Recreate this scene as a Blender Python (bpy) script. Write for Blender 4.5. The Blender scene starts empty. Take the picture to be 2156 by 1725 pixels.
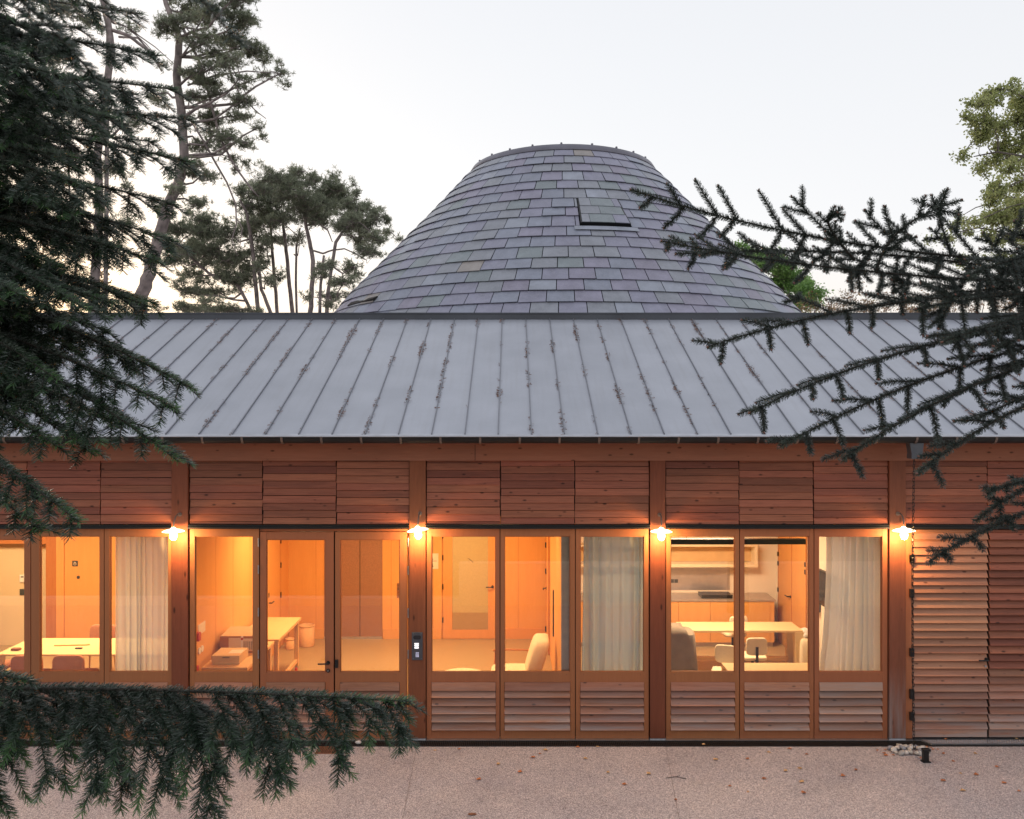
import bpy, math, random
import numpy as np
from mathutils import Vector, Matrix, noise

# ------------------------------------------------------------------ camera, sky, sun, exposure
SC = bpy.context.scene
COL = SC.collection
F, CX, CY = 1768.6, 1078.0, 862.5      # focal length and centre of the photograph, in pixels of a 2156 px wide view
H, D0 = 4.43, 11.226                   # eye height, distance from the eye to the facade
R = math.radians

cam_d = bpy.data.cameras.new('camera')
cam = bpy.data.objects.new('camera', cam_d)
COL.objects.link(cam)
cam.location = (0, -D0, H)
cam.rotation_euler = (R(90), 0, 0)
cam_d.sensor_width = 36.0
cam_d.sensor_fit = 'HORIZONTAL'
cam_d.lens = 36.0 * F / 2156.0
cam_d.clip_start = 0.05
cam_d.clip_end = 2000
cam_d.dof.use_dof = True
cam_d.dof.focus_distance = 11.0
cam_d.dof.aperture_fstop = 9.0
SC.camera = cam

SUN_EL, SUN_AZ = R(5), R(-38)          # sun just setting behind the trees at the left
world = bpy.data.worlds.new('World')
SC.world = world
world.use_nodes = True
nt = world.node_tree
nt.nodes.clear()
wo = nt.nodes.new('ShaderNodeOutputWorld')
bg1 = nt.nodes.new('ShaderNodeBackground')
bg2 = nt.nodes.new('ShaderNodeBackground')
add = nt.nodes.new('ShaderNodeAddShader')
sky = nt.nodes.new('ShaderNodeTexSky')
sky.sky_type = 'NISHITA'
sky.sun_disc = False
sky.sun_elevation = SUN_EL
sky.sun_rotation = SUN_AZ
sky.dust_density = 2.0
bg1.inputs[1].default_value = 0.05
nt.links.new(sky.outputs[0], bg1.inputs[0])
tc = nt.nodes.new('ShaderNodeTexCoord')
sep = nt.nodes.new('ShaderNodeSeparateXYZ')
nt.links.new(tc.outputs['Generated'], sep.inputs[0])
ramp = nt.nodes.new('ShaderNodeValToRGB')
cr = ramp.color_ramp
cr.elements[0].position = 0.0
cr.elements[0].color = (1.0, 0.86, 0.78, 1)
cr.elements[1].position = 0.10
cr.elements[1].color = (1.0, 0.93, 0.90, 1)
for p, c in ((0.2, (0.97, 0.955, 0.975, 1)), (0.35, (0.93, 0.93, 0.955, 1)), (0.6, (0.87, 0.88, 0.92, 1)), (1.0, (0.80, 0.82, 0.88, 1))):
    e = cr.elements.new(p)
    e.color = c
nt.links.new(sep.outputs[2], ramp.inputs[0])
nt.links.new(ramp.outputs[0], bg2.inputs[0])
bg2.inputs[1].default_value = 0.90
nt.links.new(bg1.outputs[0], add.inputs[0])
nt.links.new(bg2.outputs[0], add.inputs[1])
nt.links.new(add.outputs[0], wo.inputs[0])

sd = bpy.data.lights.new('sun', 'SUN')
sd.energy = 0.5
sd.angle = R(12)
sd.color = (1.0, 0.80, 0.66)
sun = bpy.data.objects.new('sun', sd)
COL.objects.link(sun)
sdir = Vector((math.sin(SUN_AZ) * math.cos(SUN_EL), math.cos(SUN_AZ) * math.cos(SUN_EL), math.sin(SUN_EL)))
sun.rotation_euler = (-sdir).to_track_quat('-Z', 'Y').to_euler()
sun.location = (-12, 18, 14)

SC.view_settings.view_transform = 'Standard'
SC.view_settings.look = 'None'
SC.view_settings.exposure = 0.0
SC.view_settings.gamma = 1.0
SC.view_settings.use_curve_mapping = False
SC.render.engine = 'CYCLES'
SC.cycles.max_bounces = 8
SC.cycles.transparent_max_bounces = 16
SC.cycles.use_denoising = True
SC.cycles.sample_clamp_indirect = 6.0

rnd = random.Random(7)
rng = np.random.default_rng(7)

def P(px, py, D):
    return Vector(((px - CX) / F * D, D - D0, H - (py - CY) / F * D))
def fx(px): return (px - CX) / F * D0
def fz(py): return H - (py - CY) / F * D0
def atz(px, py, z):
    D = (H - z) * F / (py - CY)
    return ((px - CX) / F * D, D - D0)

# ------------------------------------------------------------------ materials
def mat_new(name):
    m = bpy.data.materials.new(name)
    m.use_nodes = True
    n = m.node_tree
    b = n.nodes['Principled BSDF']
    return m, n, b
def N(n, t, **k):
    o = n.nodes.new('ShaderNode' + t)
    for a, v in k.items():
        setattr(o, a, v)
    return o
def L(n, a, b): n.links.new(a, b)
def math_node(n, op, a, b=None, clamp=False):
    m = N(n, 'Math', operation=op, use_clamp=clamp)
    for i, v in enumerate((a, b)):
        if v is None: continue
        if isinstance(v, (int, float)): m.inputs[i].default_value = v
        else: L(n, v, m.inputs[i])
    return m.outputs[0]
def mix_rgb(n, fac, a, b, mode='MIX'):
    m = N(n, 'Mix', data_type='RGBA', blend_type=mode)
    for s, v in ((m.inputs[0], fac), (m.inputs[6], a), (m.inputs[7], b)):
        if isinstance(v, (int, float)): s.default_value = v
        elif isinstance(v, tuple): s.default_value = (v[0], v[1], v[2], 1)
        else: L(n, v, s)
    return m.outputs[2]
def ramp_node(n, src, stops):
    r = N(n, 'ValToRGB')
    c = r.color_ramp
    while len(c.elements) < len(stops): c.elements.new(0.5)
    for e, (p, col) in zip(c.elements, stops):
        e.position = p
        e.color = (col[0], col[1], col[2], 1) if isinstance(col, tuple) else (col, col, col, 1)
    L(n, src, r.inputs[0])
    return r.outputs[0]
def bump(n, b, h, strength, dist=0.01):
    bp = N(n, 'Bump')
    bp.inputs['Strength'].default_value = strength
    bp.inputs['Distance'].default_value = dist
    L(n, h, bp.inputs['Height'])
    L(n, bp.outputs[0], b.inputs['Normal'])
def coords(n, scale, per_object=True):
    t = N(n, 'TexCoord')
    mp = N(n, 'Mapping')
    mp.inputs['Scale'].default_value = scale
    if per_object:
        oi = N(n, 'ObjectInfo')
        v = N(n, 'VectorMath', operation='SCALE')
        v.inputs[0].default_value = (31.7, 17.3, 43.1)
        L(n, oi.outputs['Random'], v.inputs['Scale'])
        ad = N(n, 'VectorMath', operation='ADD')
        L(n, t.outputs['Object'], ad.inputs[0])
        L(n, v.outputs[0], ad.inputs[1])
        L(n, ad.outputs[0], mp.inputs[0])
        return mp.outputs[0], oi.outputs['Random']
    L(n, t.outputs['Object'], mp.inputs[0])
    return mp.outputs[0], None

def wood(name, base, dark, axis='X', rough=0.6, grey=0.0, knots=True, vary=0.30, contrast=1.0, fine=1.0, foot=False):
    m, n, b = mat_new(name)
    a, c = 3.2, 62.0 * fine
    sc = {'X': (a, c, c), 'Y': (c, a, c), 'Z': (c, c, a)}[axis]
    co, rd = coords(n, sc)
    nz = N(n, 'TexNoise')
    nz.inputs['Scale'].default_value = 1.0
    nz.inputs['Detail'].default_value = 7
    nz.inputs['Roughness'].default_value = 0.62
    nz.inputs['Distortion'].default_value = 0.7
    L(n, co, nz.inputs['Vector'])
    mid = tuple(x + (y - x) * 0.42 * contrast for x, y in zip(base, dark))
    col = ramp_node(n, nz.outputs[0], [(0.28, mid), (0.56, base), (0.85, tuple(min(1, x * 1.14) for x in base))])
    # broad figure
    sc2 = {'X': (0.6, 7, 7), 'Y': (7, 0.6, 7), 'Z': (7, 7, 0.6)}[axis]
    co2, rd2 = coords(n, sc2)
    n2 = N(n, 'TexNoise')
    n2.inputs['Scale'].default_value = 1.3
    n2.inputs['Detail'].default_value = 3
    L(n, co2, n2.inputs['Vector'])
    col = mix_rgb(n, math_node(n, 'MULTIPLY', ramp_node(n, n2.outputs[0], [(0.38, 1.0), (0.62, 0.0)]), 0.22 * contrast), col, dark)
    if knots:
        sck = {'X': (4.0, 9.0, 9.0), 'Y': (9.0, 4.0, 9.0), 'Z': (7.5, 7.5, 2.6)}[axis]
        cok, _ = coords(n, sck)
        vz = N(n, 'TexVoronoi')
        vz.inputs['Scale'].default_value = 1.0
        L(n, cok, vz.inputs['Vector'])
        col = mix_rgb(n, ramp_node(n, vz.outputs['Distance'], [(0.06, 0.95), (0.15, 0.0)]), col, tuple(x * 0.42 for x in dark))
    if grey > 0:
        n3 = N(n, 'TexNoise')
        n3.inputs['Scale'].default_value = 2.1
        n3.inputs['Detail'].default_value = 5
        L(n, co2, n3.inputs['Vector'])
        g = (0.33, 0.29, 0.28)
        f = math_node(n, 'MULTIPLY', ramp_node(n, n3.outputs[0], [(0.35, 0.15), (0.6, 1.0)]), grey)
        if foot:
            tz = N(n, 'NewGeometry')
            sz = N(n, 'SeparateXYZ')
            L(n, tz.outputs['Position'], sz.inputs[0])
            f = math_node(n, 'MULTIPLY', f, ramp_node(n, math_node(n, 'MULTIPLY', sz.outputs[2], 0.5), [(0.08, 0.7), (0.50, 0.0)]))
        col = mix_rgb(n, f, col, g)
    hsv = N(n, 'HueSaturation')
    L(n, col, hsv.inputs['Color'])
    L(n, math_node(n, 'ADD', math_node(n, 'MULTIPLY', rd, vary * 2), 1.0 - vary), hsv.inputs['Value'])
    r2 = math_node(n, 'FRACT', math_node(n, 'MULTIPLY', rd, 7.13))
    L(n, math_node(n, 'ADD', math_node(n, 'MULTIPLY', r2, 0.010), 0.496), hsv.inputs['Hue'])
    L(n, hsv.outputs[0], b.inputs['Base Color'])
    b.inputs['Roughness'].default_value = rough
    b.inputs['Specular IOR Level'].default_value = 0.3
    bump(n, b, nz.outputs[0], 0.25, 0.004)
    return m

def plain(name, col, rough=0.5, metal=0.0, var=0.10, scale=9.0, spec=0.5, bmp=0.0, emit=None, es=0.0):
    m, n, b = mat_new(name)
    co, rd = coords(n, (1, 1, 1))
    nz = N(n, 'TexNoise')
    nz.inputs['Scale'].default_value = scale
    nz.inputs['Detail'].default_value = 5
    L(n, co, nz.inputs['Vector'])
    lo = tuple(x * (1 - var) for x in col)
    hi = tuple(min(1, x * (1 + var)) for x in col)
    L(n, ramp_node(n, nz.outputs[0], [(0.3, lo), (0.7, hi)]), b.inputs['Base Color'])
    b.inputs['Roughness'].default_value = rough
    b.inputs['Metallic'].default_value = metal
    b.inputs['Specular IOR Level'].default_value = spec
    if bmp: bump(n, b, nz.outputs[0], bmp, 0.01)
    if emit:
        b.inputs['Emission Color'].default_value = (*emit, 1)
        b.inputs['Emission Strength'].default_value = es
    return m

M = {}
M['slat'] = wood('larch_slat', (0.315, 0.108, 0.066), (0.125, 0.040, 0.026), 'X', vary=0.26, contrast=1.25)
M['slat_low'] = wood('larch_slat_low', (0.43, 0.185, 0.112), (0.18, 0.065, 0.04), 'X', grey=0.9, vary=0.24, contrast=1.3, foot=True)
M['slat_grey'] = wood('larch_slat_weathered', (0.46, 0.235, 0.155), (0.22, 0.11, 0.075), 'X', grey=0.50, vary=0.28)
M['beam'] = wood('larch_beam', (0.36, 0.14, 0.09), (0.22, 0.08, 0.05), 'X', vary=0.05, contrast=0.8, fine=0.7)
M['post'] = wood('larch_post', (0.235, 0.072, 0.036), (0.12, 0.034, 0.018), 'Z', vary=0.10, fine=0.6)
M['post_grey'] = wood('larch_post_weathered', (0.25, 0.085, 0.045), (0.13, 0.045, 0.026), 'Z', grey=1.0, vary=0.05, fine=0.6, foot=True)
M['frame'] = wood('window_frame_wood', (0.37, 0.138, 0.062), (0.27, 0.093, 0.041), 'Z', knots=False, vary=0.03, contrast=0.6, rough=0.5)
M['dark'] = plain('dark_void', (0.012, 0.010, 0.010), 0.8)
M['black'] = plain('black_metal', (0.018, 0.018, 0.020), 0.38, 0.3)
M['steel'] = plain('galvanised_steel', (0.42, 0.43, 0.46), 0.35, 0.8, 0.18, 30)
M['alu'] = plain('aluminium_strip', (0.62, 0.63, 0.66), 0.30, 0.9)
M['gutter'] = plain('dark_zinc_gutter', (0.016, 0.015, 0.015), 0.45, 0.2, 0.5, 3.0)
M['gutter_lip'] = plain('zinc_lip', (0.45, 0.46, 0.50), 0.35, 0.6)
M['ridge'] = plain('ridge_metal', (0.065, 0.072, 0.09), 0.38, 0.4, 0.15, 2)
M['rim'] = plain('rim_metal', (0.16, 0.155, 0.19), 0.42, 0.45, 0.18, 2)
M['bracket'] = plain('gutter_bracket_metal', (0.20, 0.15, 0.13), 0.5, 0.4, 0.3, 30)
M['plaster'] = plain('cream_plaster', (0.74, 0.58, 0.37), 0.8, 0, 0.03, 2)
M['white_plaster'] = plain('white_plaster', (0.82, 0.72, 0.60), 0.8, 0, 0.03, 2)
M['ply'] = wood('interior_spruce_panel', (0.74, 0.36, 0.12), (0.64, 0.28, 0.08), 'Z', knots=False, vary=0.05, contrast=0.7, rough=0.5)
M['ply_dark'] = wood('interior_red_wood', (0.52, 0.20, 0.07), (0.38, 0.12, 0.04), 'Z', knots=False, vary=0.05, rough=0.5)
M['chip'] = plain('lift_door_bronze', (0.34, 0.17, 0.10), 0.55, 0.1, 0.25, 60)
M['floor_in'] = plain('interior_resin_floor', (0.40, 0.285, 0.15), 0.4, 0, 0.12, 90)
M['table'] = wood('table_oak', (0.80, 0.60, 0.33), (0.70, 0.50, 0.25), 'X', knots=False, vary=0.03, contrast=0.5, rough=0.45)
M['bench'] = wood('bench_beech', (0.76, 0.47, 0.22), (0.62, 0.34, 0.14), 'Y', knots=False, vary=0.04, contrast=0.6, rough=0.45)
M['counter'] = plain('worktop_grey', (0.40, 0.33, 0.29), 0.3, 0.2)
M['cream'] = plain('cream_fabric', (0.80, 0.68, 0.48), 0.9, 0, 0.05, 40, bmp=0.1)
M['card'] = plain('cardboard', (0.66, 0.43, 0.22), 0.8, 0, 0.06, 6)
M['card_dark'] = plain('brown_cardboard', (0.42, 0.19, 0.10), 0.8, 0, 0.06, 6)
M['paper'] = plain('paper_label', (0.80, 0.66, 0.52), 0.7, 0, 0.03)
M['ink'] = plain('printed_ink', (0.10, 0.07, 0.06), 0.7)
M['red'] = plain('red_plastic', (0.55, 0.03, 0.03), 0.35)
M['white'] = plain('white_plastic', (0.82, 0.80, 0.76), 0.35, 0, 0.02)
M['cork'] = plain('cork_bin', (0.72, 0.42, 0.20), 0.8, 0, 0.15, 60)
M['chair_fab'] = plain('rust_chair_fabric', (0.50, 0.22, 0.12), 0.9, 0, 0.08, 50)
M['cover'] = plain('taupe_dust_cover', (0.26, 0.21, 0.16), 0.85, 0, 0.15, 5, bmp=0.2)
M['tv'] = plain('screen_glass', (0.02, 0.02, 0.025), 0.12, 0, 0.1)
M['plate'] = plain('intercom_plate', (0.10, 0.105, 0.125), 0.45, 0.5, 0.08)
M['glow_white'] = plain('lit_label', (0.8, 0.8, 0.8), 0.5, emit=(1, 1, 1), es=1.2)
M['glow_blue'] = plain('lit_key', (0.6, 0.6, 0.8), 0.5, emit=(0.75, 0.75, 1), es=0.7)
M['enamel'] = plain('lamp_enamel', (0.85, 0.80, 0.70), 0.35, emit=(1.0, 0.78, 0.48), es=4.0)
M['bulb'] = plain('lamp_bulb', (0.9, 0.9, 0.85), 0.4, emit=(1.0, 0.74, 0.42), es=18.0)
M['diffuser'] = plain('ceiling_diffuser', (0.9, 0.9, 0.85), 0.4, emit=(1.0, 0.66, 0.34), es=5.0)
M['leaf_dry'] = plain('dry_leaf', (0.50, 0.17, 0.06), 0.7, 0, 0.4, 20)
M['leaf_pale'] = plain('pale_dry_leaf', (0.62, 0.36, 0.16), 0.7, 0, 0.3, 20)
M['litter'] = plain('needle_litter', (0.19, 0.115, 0.095), 0.9, 0, 0.4, 8)
M['rust'] = plain('rusty_iron', (0.30, 0.13, 0.07), 0.7, 0.4, 0.4, 30)
M['crust'] = plain('joint_dark', (0.24, 0.20, 0.18), 0.9)
M['seam'] = plain('seam_zinc', (0.19, 0.195, 0.225), 0.45, 0.25)
M['brush'] = plain('brushed_backsplash', (0.55, 0.50, 0.52), 0.3, 0.7, 0.06)
for i, c in enumerate([(0.40, 0.38, 0.36), (0.55, 0.50, 0.44), (0.30, 0.31, 0.35), (0.66, 0.62, 0.58), (0.45, 0.30, 0.22)]):
    M['stone%d' % i] = plain('pebble_%s' % ('grey', 'sand', 'blue', 'pale', 'brown')[i], c, 0.7, 0, 0.15, 25)

def slate_mat(name, c):
    m, n, b = mat_new(name)
    co, rd = coords(n, (1, 1, 1))
    nz = N(n, 'TexNoise')
    nz.inputs['Scale'].default_value = 3.2
    nz.inputs['Detail'].default_value = 7
    nz.inputs['Roughness'].default_value = 0.65
    L(n, co, nz.inputs['Vector'])
    col = ramp_node(n, nz.outputs[0], [(0.3, tuple(x * 0.74 for x in c)), (0.55, c), (0.8, tuple(x * 1.30 for x in c))])
    st = N(n, 'TexNoise')
    st.inputs['Scale'].default_value = 1.0
    st.inputs['Detail'].default_value = 4
    cs, _ = coords(n, (45, 45, 4))
    L(n, cs, st.inputs['Vector'])
    col = mix_rgb(n, math_node(n, 'MULTIPLY', ramp_node(n, st.outputs[0], [(0.45, 0.0), (0.7, 1.0)]), 0.30), col, (0.34, 0.34, 0.38))
    L(n, col, b.inputs['Base Color'])
    rr = ramp_node(n, nz.outputs[0], [(0.3, 0.36), (0.7, 0.52)])
    L(n, rr, b.inputs['Roughness'])
    b.inputs['Specular IOR Level'].default_value = 0.55
    bump(n, b, nz.outputs[0], 0.35, 0.01)
    return m
SLATES = [slate_mat('slate_' + k, c) for k, c in (
    ('violet', (0.240, 0.240, 0.325)), ('blue', (0.235, 0.255, 0.330)), ('grey', (0.245, 0.260, 0.305)), ('green', (0.205, 0.240, 0.262)),
    ('plum', (0.240, 0.222, 0.300)), ('pale', (0.295, 0.320, 0.390)), ('tan', (0.300, 0.270, 0.255)), ('mauve', (0.250, 0.238, 0.325)))]
SLATE_W = [26, 24, 24, 12, 5, 8, 2, 18]

def zinc_mat():
    m, n, b = mat_new('patinated_zinc')
    co, rd = coords(n, (1, 1, 1))
    nz = N(n, 'TexNoise')
    nz.inputs['Scale'].default_value = 1.4
    nz.inputs['Detail'].default_value = 6
    L(n, co, nz.inputs['Vector'])
    n2 = N(n, 'TexNoise')
    n2.inputs['Scale'].default_value = 120
    L(n, co, n2.inputs['Vector'])
    col = ramp_node(n, nz.outputs[0], [(0.3, (0.350, 0.365, 0.415)), (0.7, (0.405, 0.42, 0.475))])
    col = mix_rgb(n, 0.12, col, n2.outputs[0], 'OVERLAY')
    # dirt streaks running down the slope
    cs, _ = coords(n, (9, 0.5, 0.5))
    n3 = N(n, 'TexNoise')
    n3.inputs['Scale'].default_value = 1.5
    n3.inputs['Detail'].default_value = 5
    L(n, cs, n3.inputs['Vector'])
    col = mix_rgb(n, math_node(n, 'MULTIPLY', ramp_node(n, n3.outputs[0], [(0.5, 0.0), (0.75, 1.0)]), 0.16), col, (0.26, 0.25, 0.26))
    hs = N(n, 'HueSaturation')
    L(n, col, hs.inputs['Color'])
    L(n, math_node(n, 'ADD', math_node(n, 'MULTIPLY', rd, 0.07), 0.965), hs.inputs['Value'])
    L(n, hs.outputs[0], b.inputs['Base Color'])
    b.inputs['Metallic'].default_value = 0.25
    b.inputs['Roughness'].default_value = 0.42
    bump(n, b, nz.outputs[0], 0.25, 0.02)
    return m
M['zinc'] = zinc_mat()

def ground_mat():
    m, n, b = mat_new('exposed_aggregate_paving')
    co, _ = coords(n, (1, 1, 1), False)
    v = N(n, 'TexVoronoi')
    v.inputs['Scale'].default_value = 120
    L(n, co, v.inputs['Vector'])
    sp = N(n, 'SeparateColor')
    L(n, v.outputs['Color'], sp.inputs[0])
    col = ramp_node(n, sp.outputs[0], [(0.0, (0.07, 0.065, 0.07)), (0.25, (0.22, 0.20, 0.205)), (0.5, (0.42, 0.375, 0.365)), (0.8, (0.66, 0.59, 0.56)), (1.0, (0.90, 0.84, 0.81))])
    f = N(n, 'TexNoise')
    f.inputs['Scale'].default_value = 210
    f.inputs['Detail'].default_value = 3
    L(n, co, f.inputs['Vector'])
    col = mix_rgb(n, 0.35, col, ramp_node(n, f.outputs[0], [(0.38, (0.20, 0.185, 0.19)), (0.62, (0.70, 0.62, 0.585))]))
    big = N(n, 'TexNoise')
    big.inputs['Scale'].default_value = 0.9
    big.inputs['Detail'].default_value = 6
    big.inputs['Roughness'].default_value = 0.6
    L(n, co, big.inputs['Vector'])
    col = mix_rgb(n, 1.0, col, ramp_node(n, big.outputs[0], [(0.3, (0.88, 0.84, 0.87)), (0.5, (1.10, 1.04, 1.04)), (0.7, (1.22, 1.14, 1.12))]), 'MULTIPLY')
    L(n, col, b.inputs['Base Color'])
    b.inputs['Roughness'].default_value = 0.8
    bump(n, b, v.outputs['Distance'], 0.5, 0.004)
    return m
M['ground'] = ground_mat()

def glass_mat():
    m = bpy.data.materials.new('window_glass')
    m.use_nodes = True
    n = m.node_tree
    n.nodes.clear()
    o = N(n, 'OutputMaterial')
    t = N(n, 'BsdfTransparent')
    t.inputs[0].default_value = (0.965, 0.975, 0.97, 1)
    g = N(n, 'BsdfGlossy')
    g.inputs['Roughness'].default_value = 0.01
    g.inputs[0].default_value = (1, 1, 1, 1)
    fr = N(n, 'Fresnel')
    fr.inputs[0].default_value = 1.58
    mx = N(n, 'MixShader')
    L(n, fr.outputs[0], mx.inputs[0])
    L(n, t.outputs[0], mx.inputs[1])
    L(n, g.outputs[0], mx.inputs[2])
    L(n, mx.outputs[0], o.inputs[0])
    return m
M['glass'] = glass_mat()

def curtain_mat(nm='sheer_curtain', c0=(0.82, 0.88, 0.94), c1=(0.90, 0.94, 0.97), ct=(0.84, 0.88, 0.86)):
    m, n, b = mat_new(nm)
    co, _ = coords(n, (1, 1, 1))
    nz = N(n, 'TexNoise')
    nz.inputs['Scale'].default_value = 160
    L(n, co, nz.inputs['Vector'])
    L(n, ramp_node(n, nz.outputs[0], [(0.3, c0), (0.7, c1)]), b.inputs['Base Color'])
    b.inputs['Roughness'].default_value = 0.9
    out = n.nodes['Material Output']
    tl = N(n, 'BsdfTranslucent')
    tl.inputs[0].default_value = (*ct, 1)
    tp = N(n, 'BsdfTransparent')
    mx = N(n, 'MixShader')
    mx.inputs[0].default_value = 0.38
    L(n, b.outputs[0], mx.inputs[1])
    L(n, tl.outputs[0], mx.inputs[2])
    m2 = N(n, 'MixShader')
    m2.inputs[0].default_value = 0.10
    L(n, mx.outputs[0], m2.inputs[1])
    L(n, tp.outputs[0], m2.inputs[2])
    L(n, m2.outputs[0], out.inputs[0])
    return m
M['curtain'] = curtain_mat()
M['curtain_sky_tint'] = curtain_mat('sky_reflection_curtain', (0.62, 0.80, 0.92), (0.74, 0.88, 0.97), (0.52, 0.68, 0.74))  # blue-grey of the reflected sky put into the middle curtain's fabric colour

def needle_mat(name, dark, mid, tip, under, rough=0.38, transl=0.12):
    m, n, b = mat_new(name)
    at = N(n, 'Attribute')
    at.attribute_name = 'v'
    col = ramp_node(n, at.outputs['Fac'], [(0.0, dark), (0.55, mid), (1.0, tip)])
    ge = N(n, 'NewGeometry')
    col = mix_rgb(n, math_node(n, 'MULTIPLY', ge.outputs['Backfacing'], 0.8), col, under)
    L(n, col, b.inputs['Base Color'])
    b.inputs['Roughness'].default_value = rough
    b.inputs['Specular IOR Level'].default_value = 0.5
    out = n.nodes['Material Output']
    tl = N(n, 'BsdfTranslucent')
    L(n, col, tl.inputs[0])
    mx = N(n, 'MixShader')
    mx.inputs[0].default_value = transl
    L(n, b.outputs[0], mx.inputs[1])
    L(n, tl.outputs[0], mx.inputs[2])
    L(n, mx.outputs[0], out.inputs[0])
    return m
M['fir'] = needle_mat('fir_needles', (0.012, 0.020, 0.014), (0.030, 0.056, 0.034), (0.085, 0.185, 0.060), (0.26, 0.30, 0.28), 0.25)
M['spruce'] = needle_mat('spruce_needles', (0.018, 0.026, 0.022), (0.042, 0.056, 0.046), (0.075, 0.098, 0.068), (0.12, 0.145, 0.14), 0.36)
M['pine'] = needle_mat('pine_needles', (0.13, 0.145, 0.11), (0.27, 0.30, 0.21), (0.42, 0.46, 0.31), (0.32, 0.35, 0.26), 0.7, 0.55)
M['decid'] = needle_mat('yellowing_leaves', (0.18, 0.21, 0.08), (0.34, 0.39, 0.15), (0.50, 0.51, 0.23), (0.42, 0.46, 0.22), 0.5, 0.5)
M['green'] = needle_mat('green_leaves', (0.12, 0.20, 0.06), (0.24, 0.42, 0.12), (0.36, 0.58, 0.18), (0.2, 0.34, 0.12), 0.5, 0.5)
M['autumn'] = needle_mat('autumn_leaves', (0.18, 0.09, 0.05), (0.32, 0.18, 0.10), (0.40, 0.30, 0.14), (0.3, 0.2, 0.1), 0.5, 0.45)
M['bark_fir'] = plain('fir_bark', (0.040, 0.032, 0.027), 0.85, 0, 0.3, 40, bmp=0.3)
M['bark_pine'] = plain('pine_bark', (0.24, 0.20, 0.195), 0.9, 0, 0.45, 5, bmp=0.6)
M['bark_grey'] = plain('grey_bark', (0.13, 0.11, 0.10), 0.9, 0, 0.3, 6)
M['bud'] = plain('resin_bud', (0.20, 0.09, 0.07), 0.6)

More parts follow.
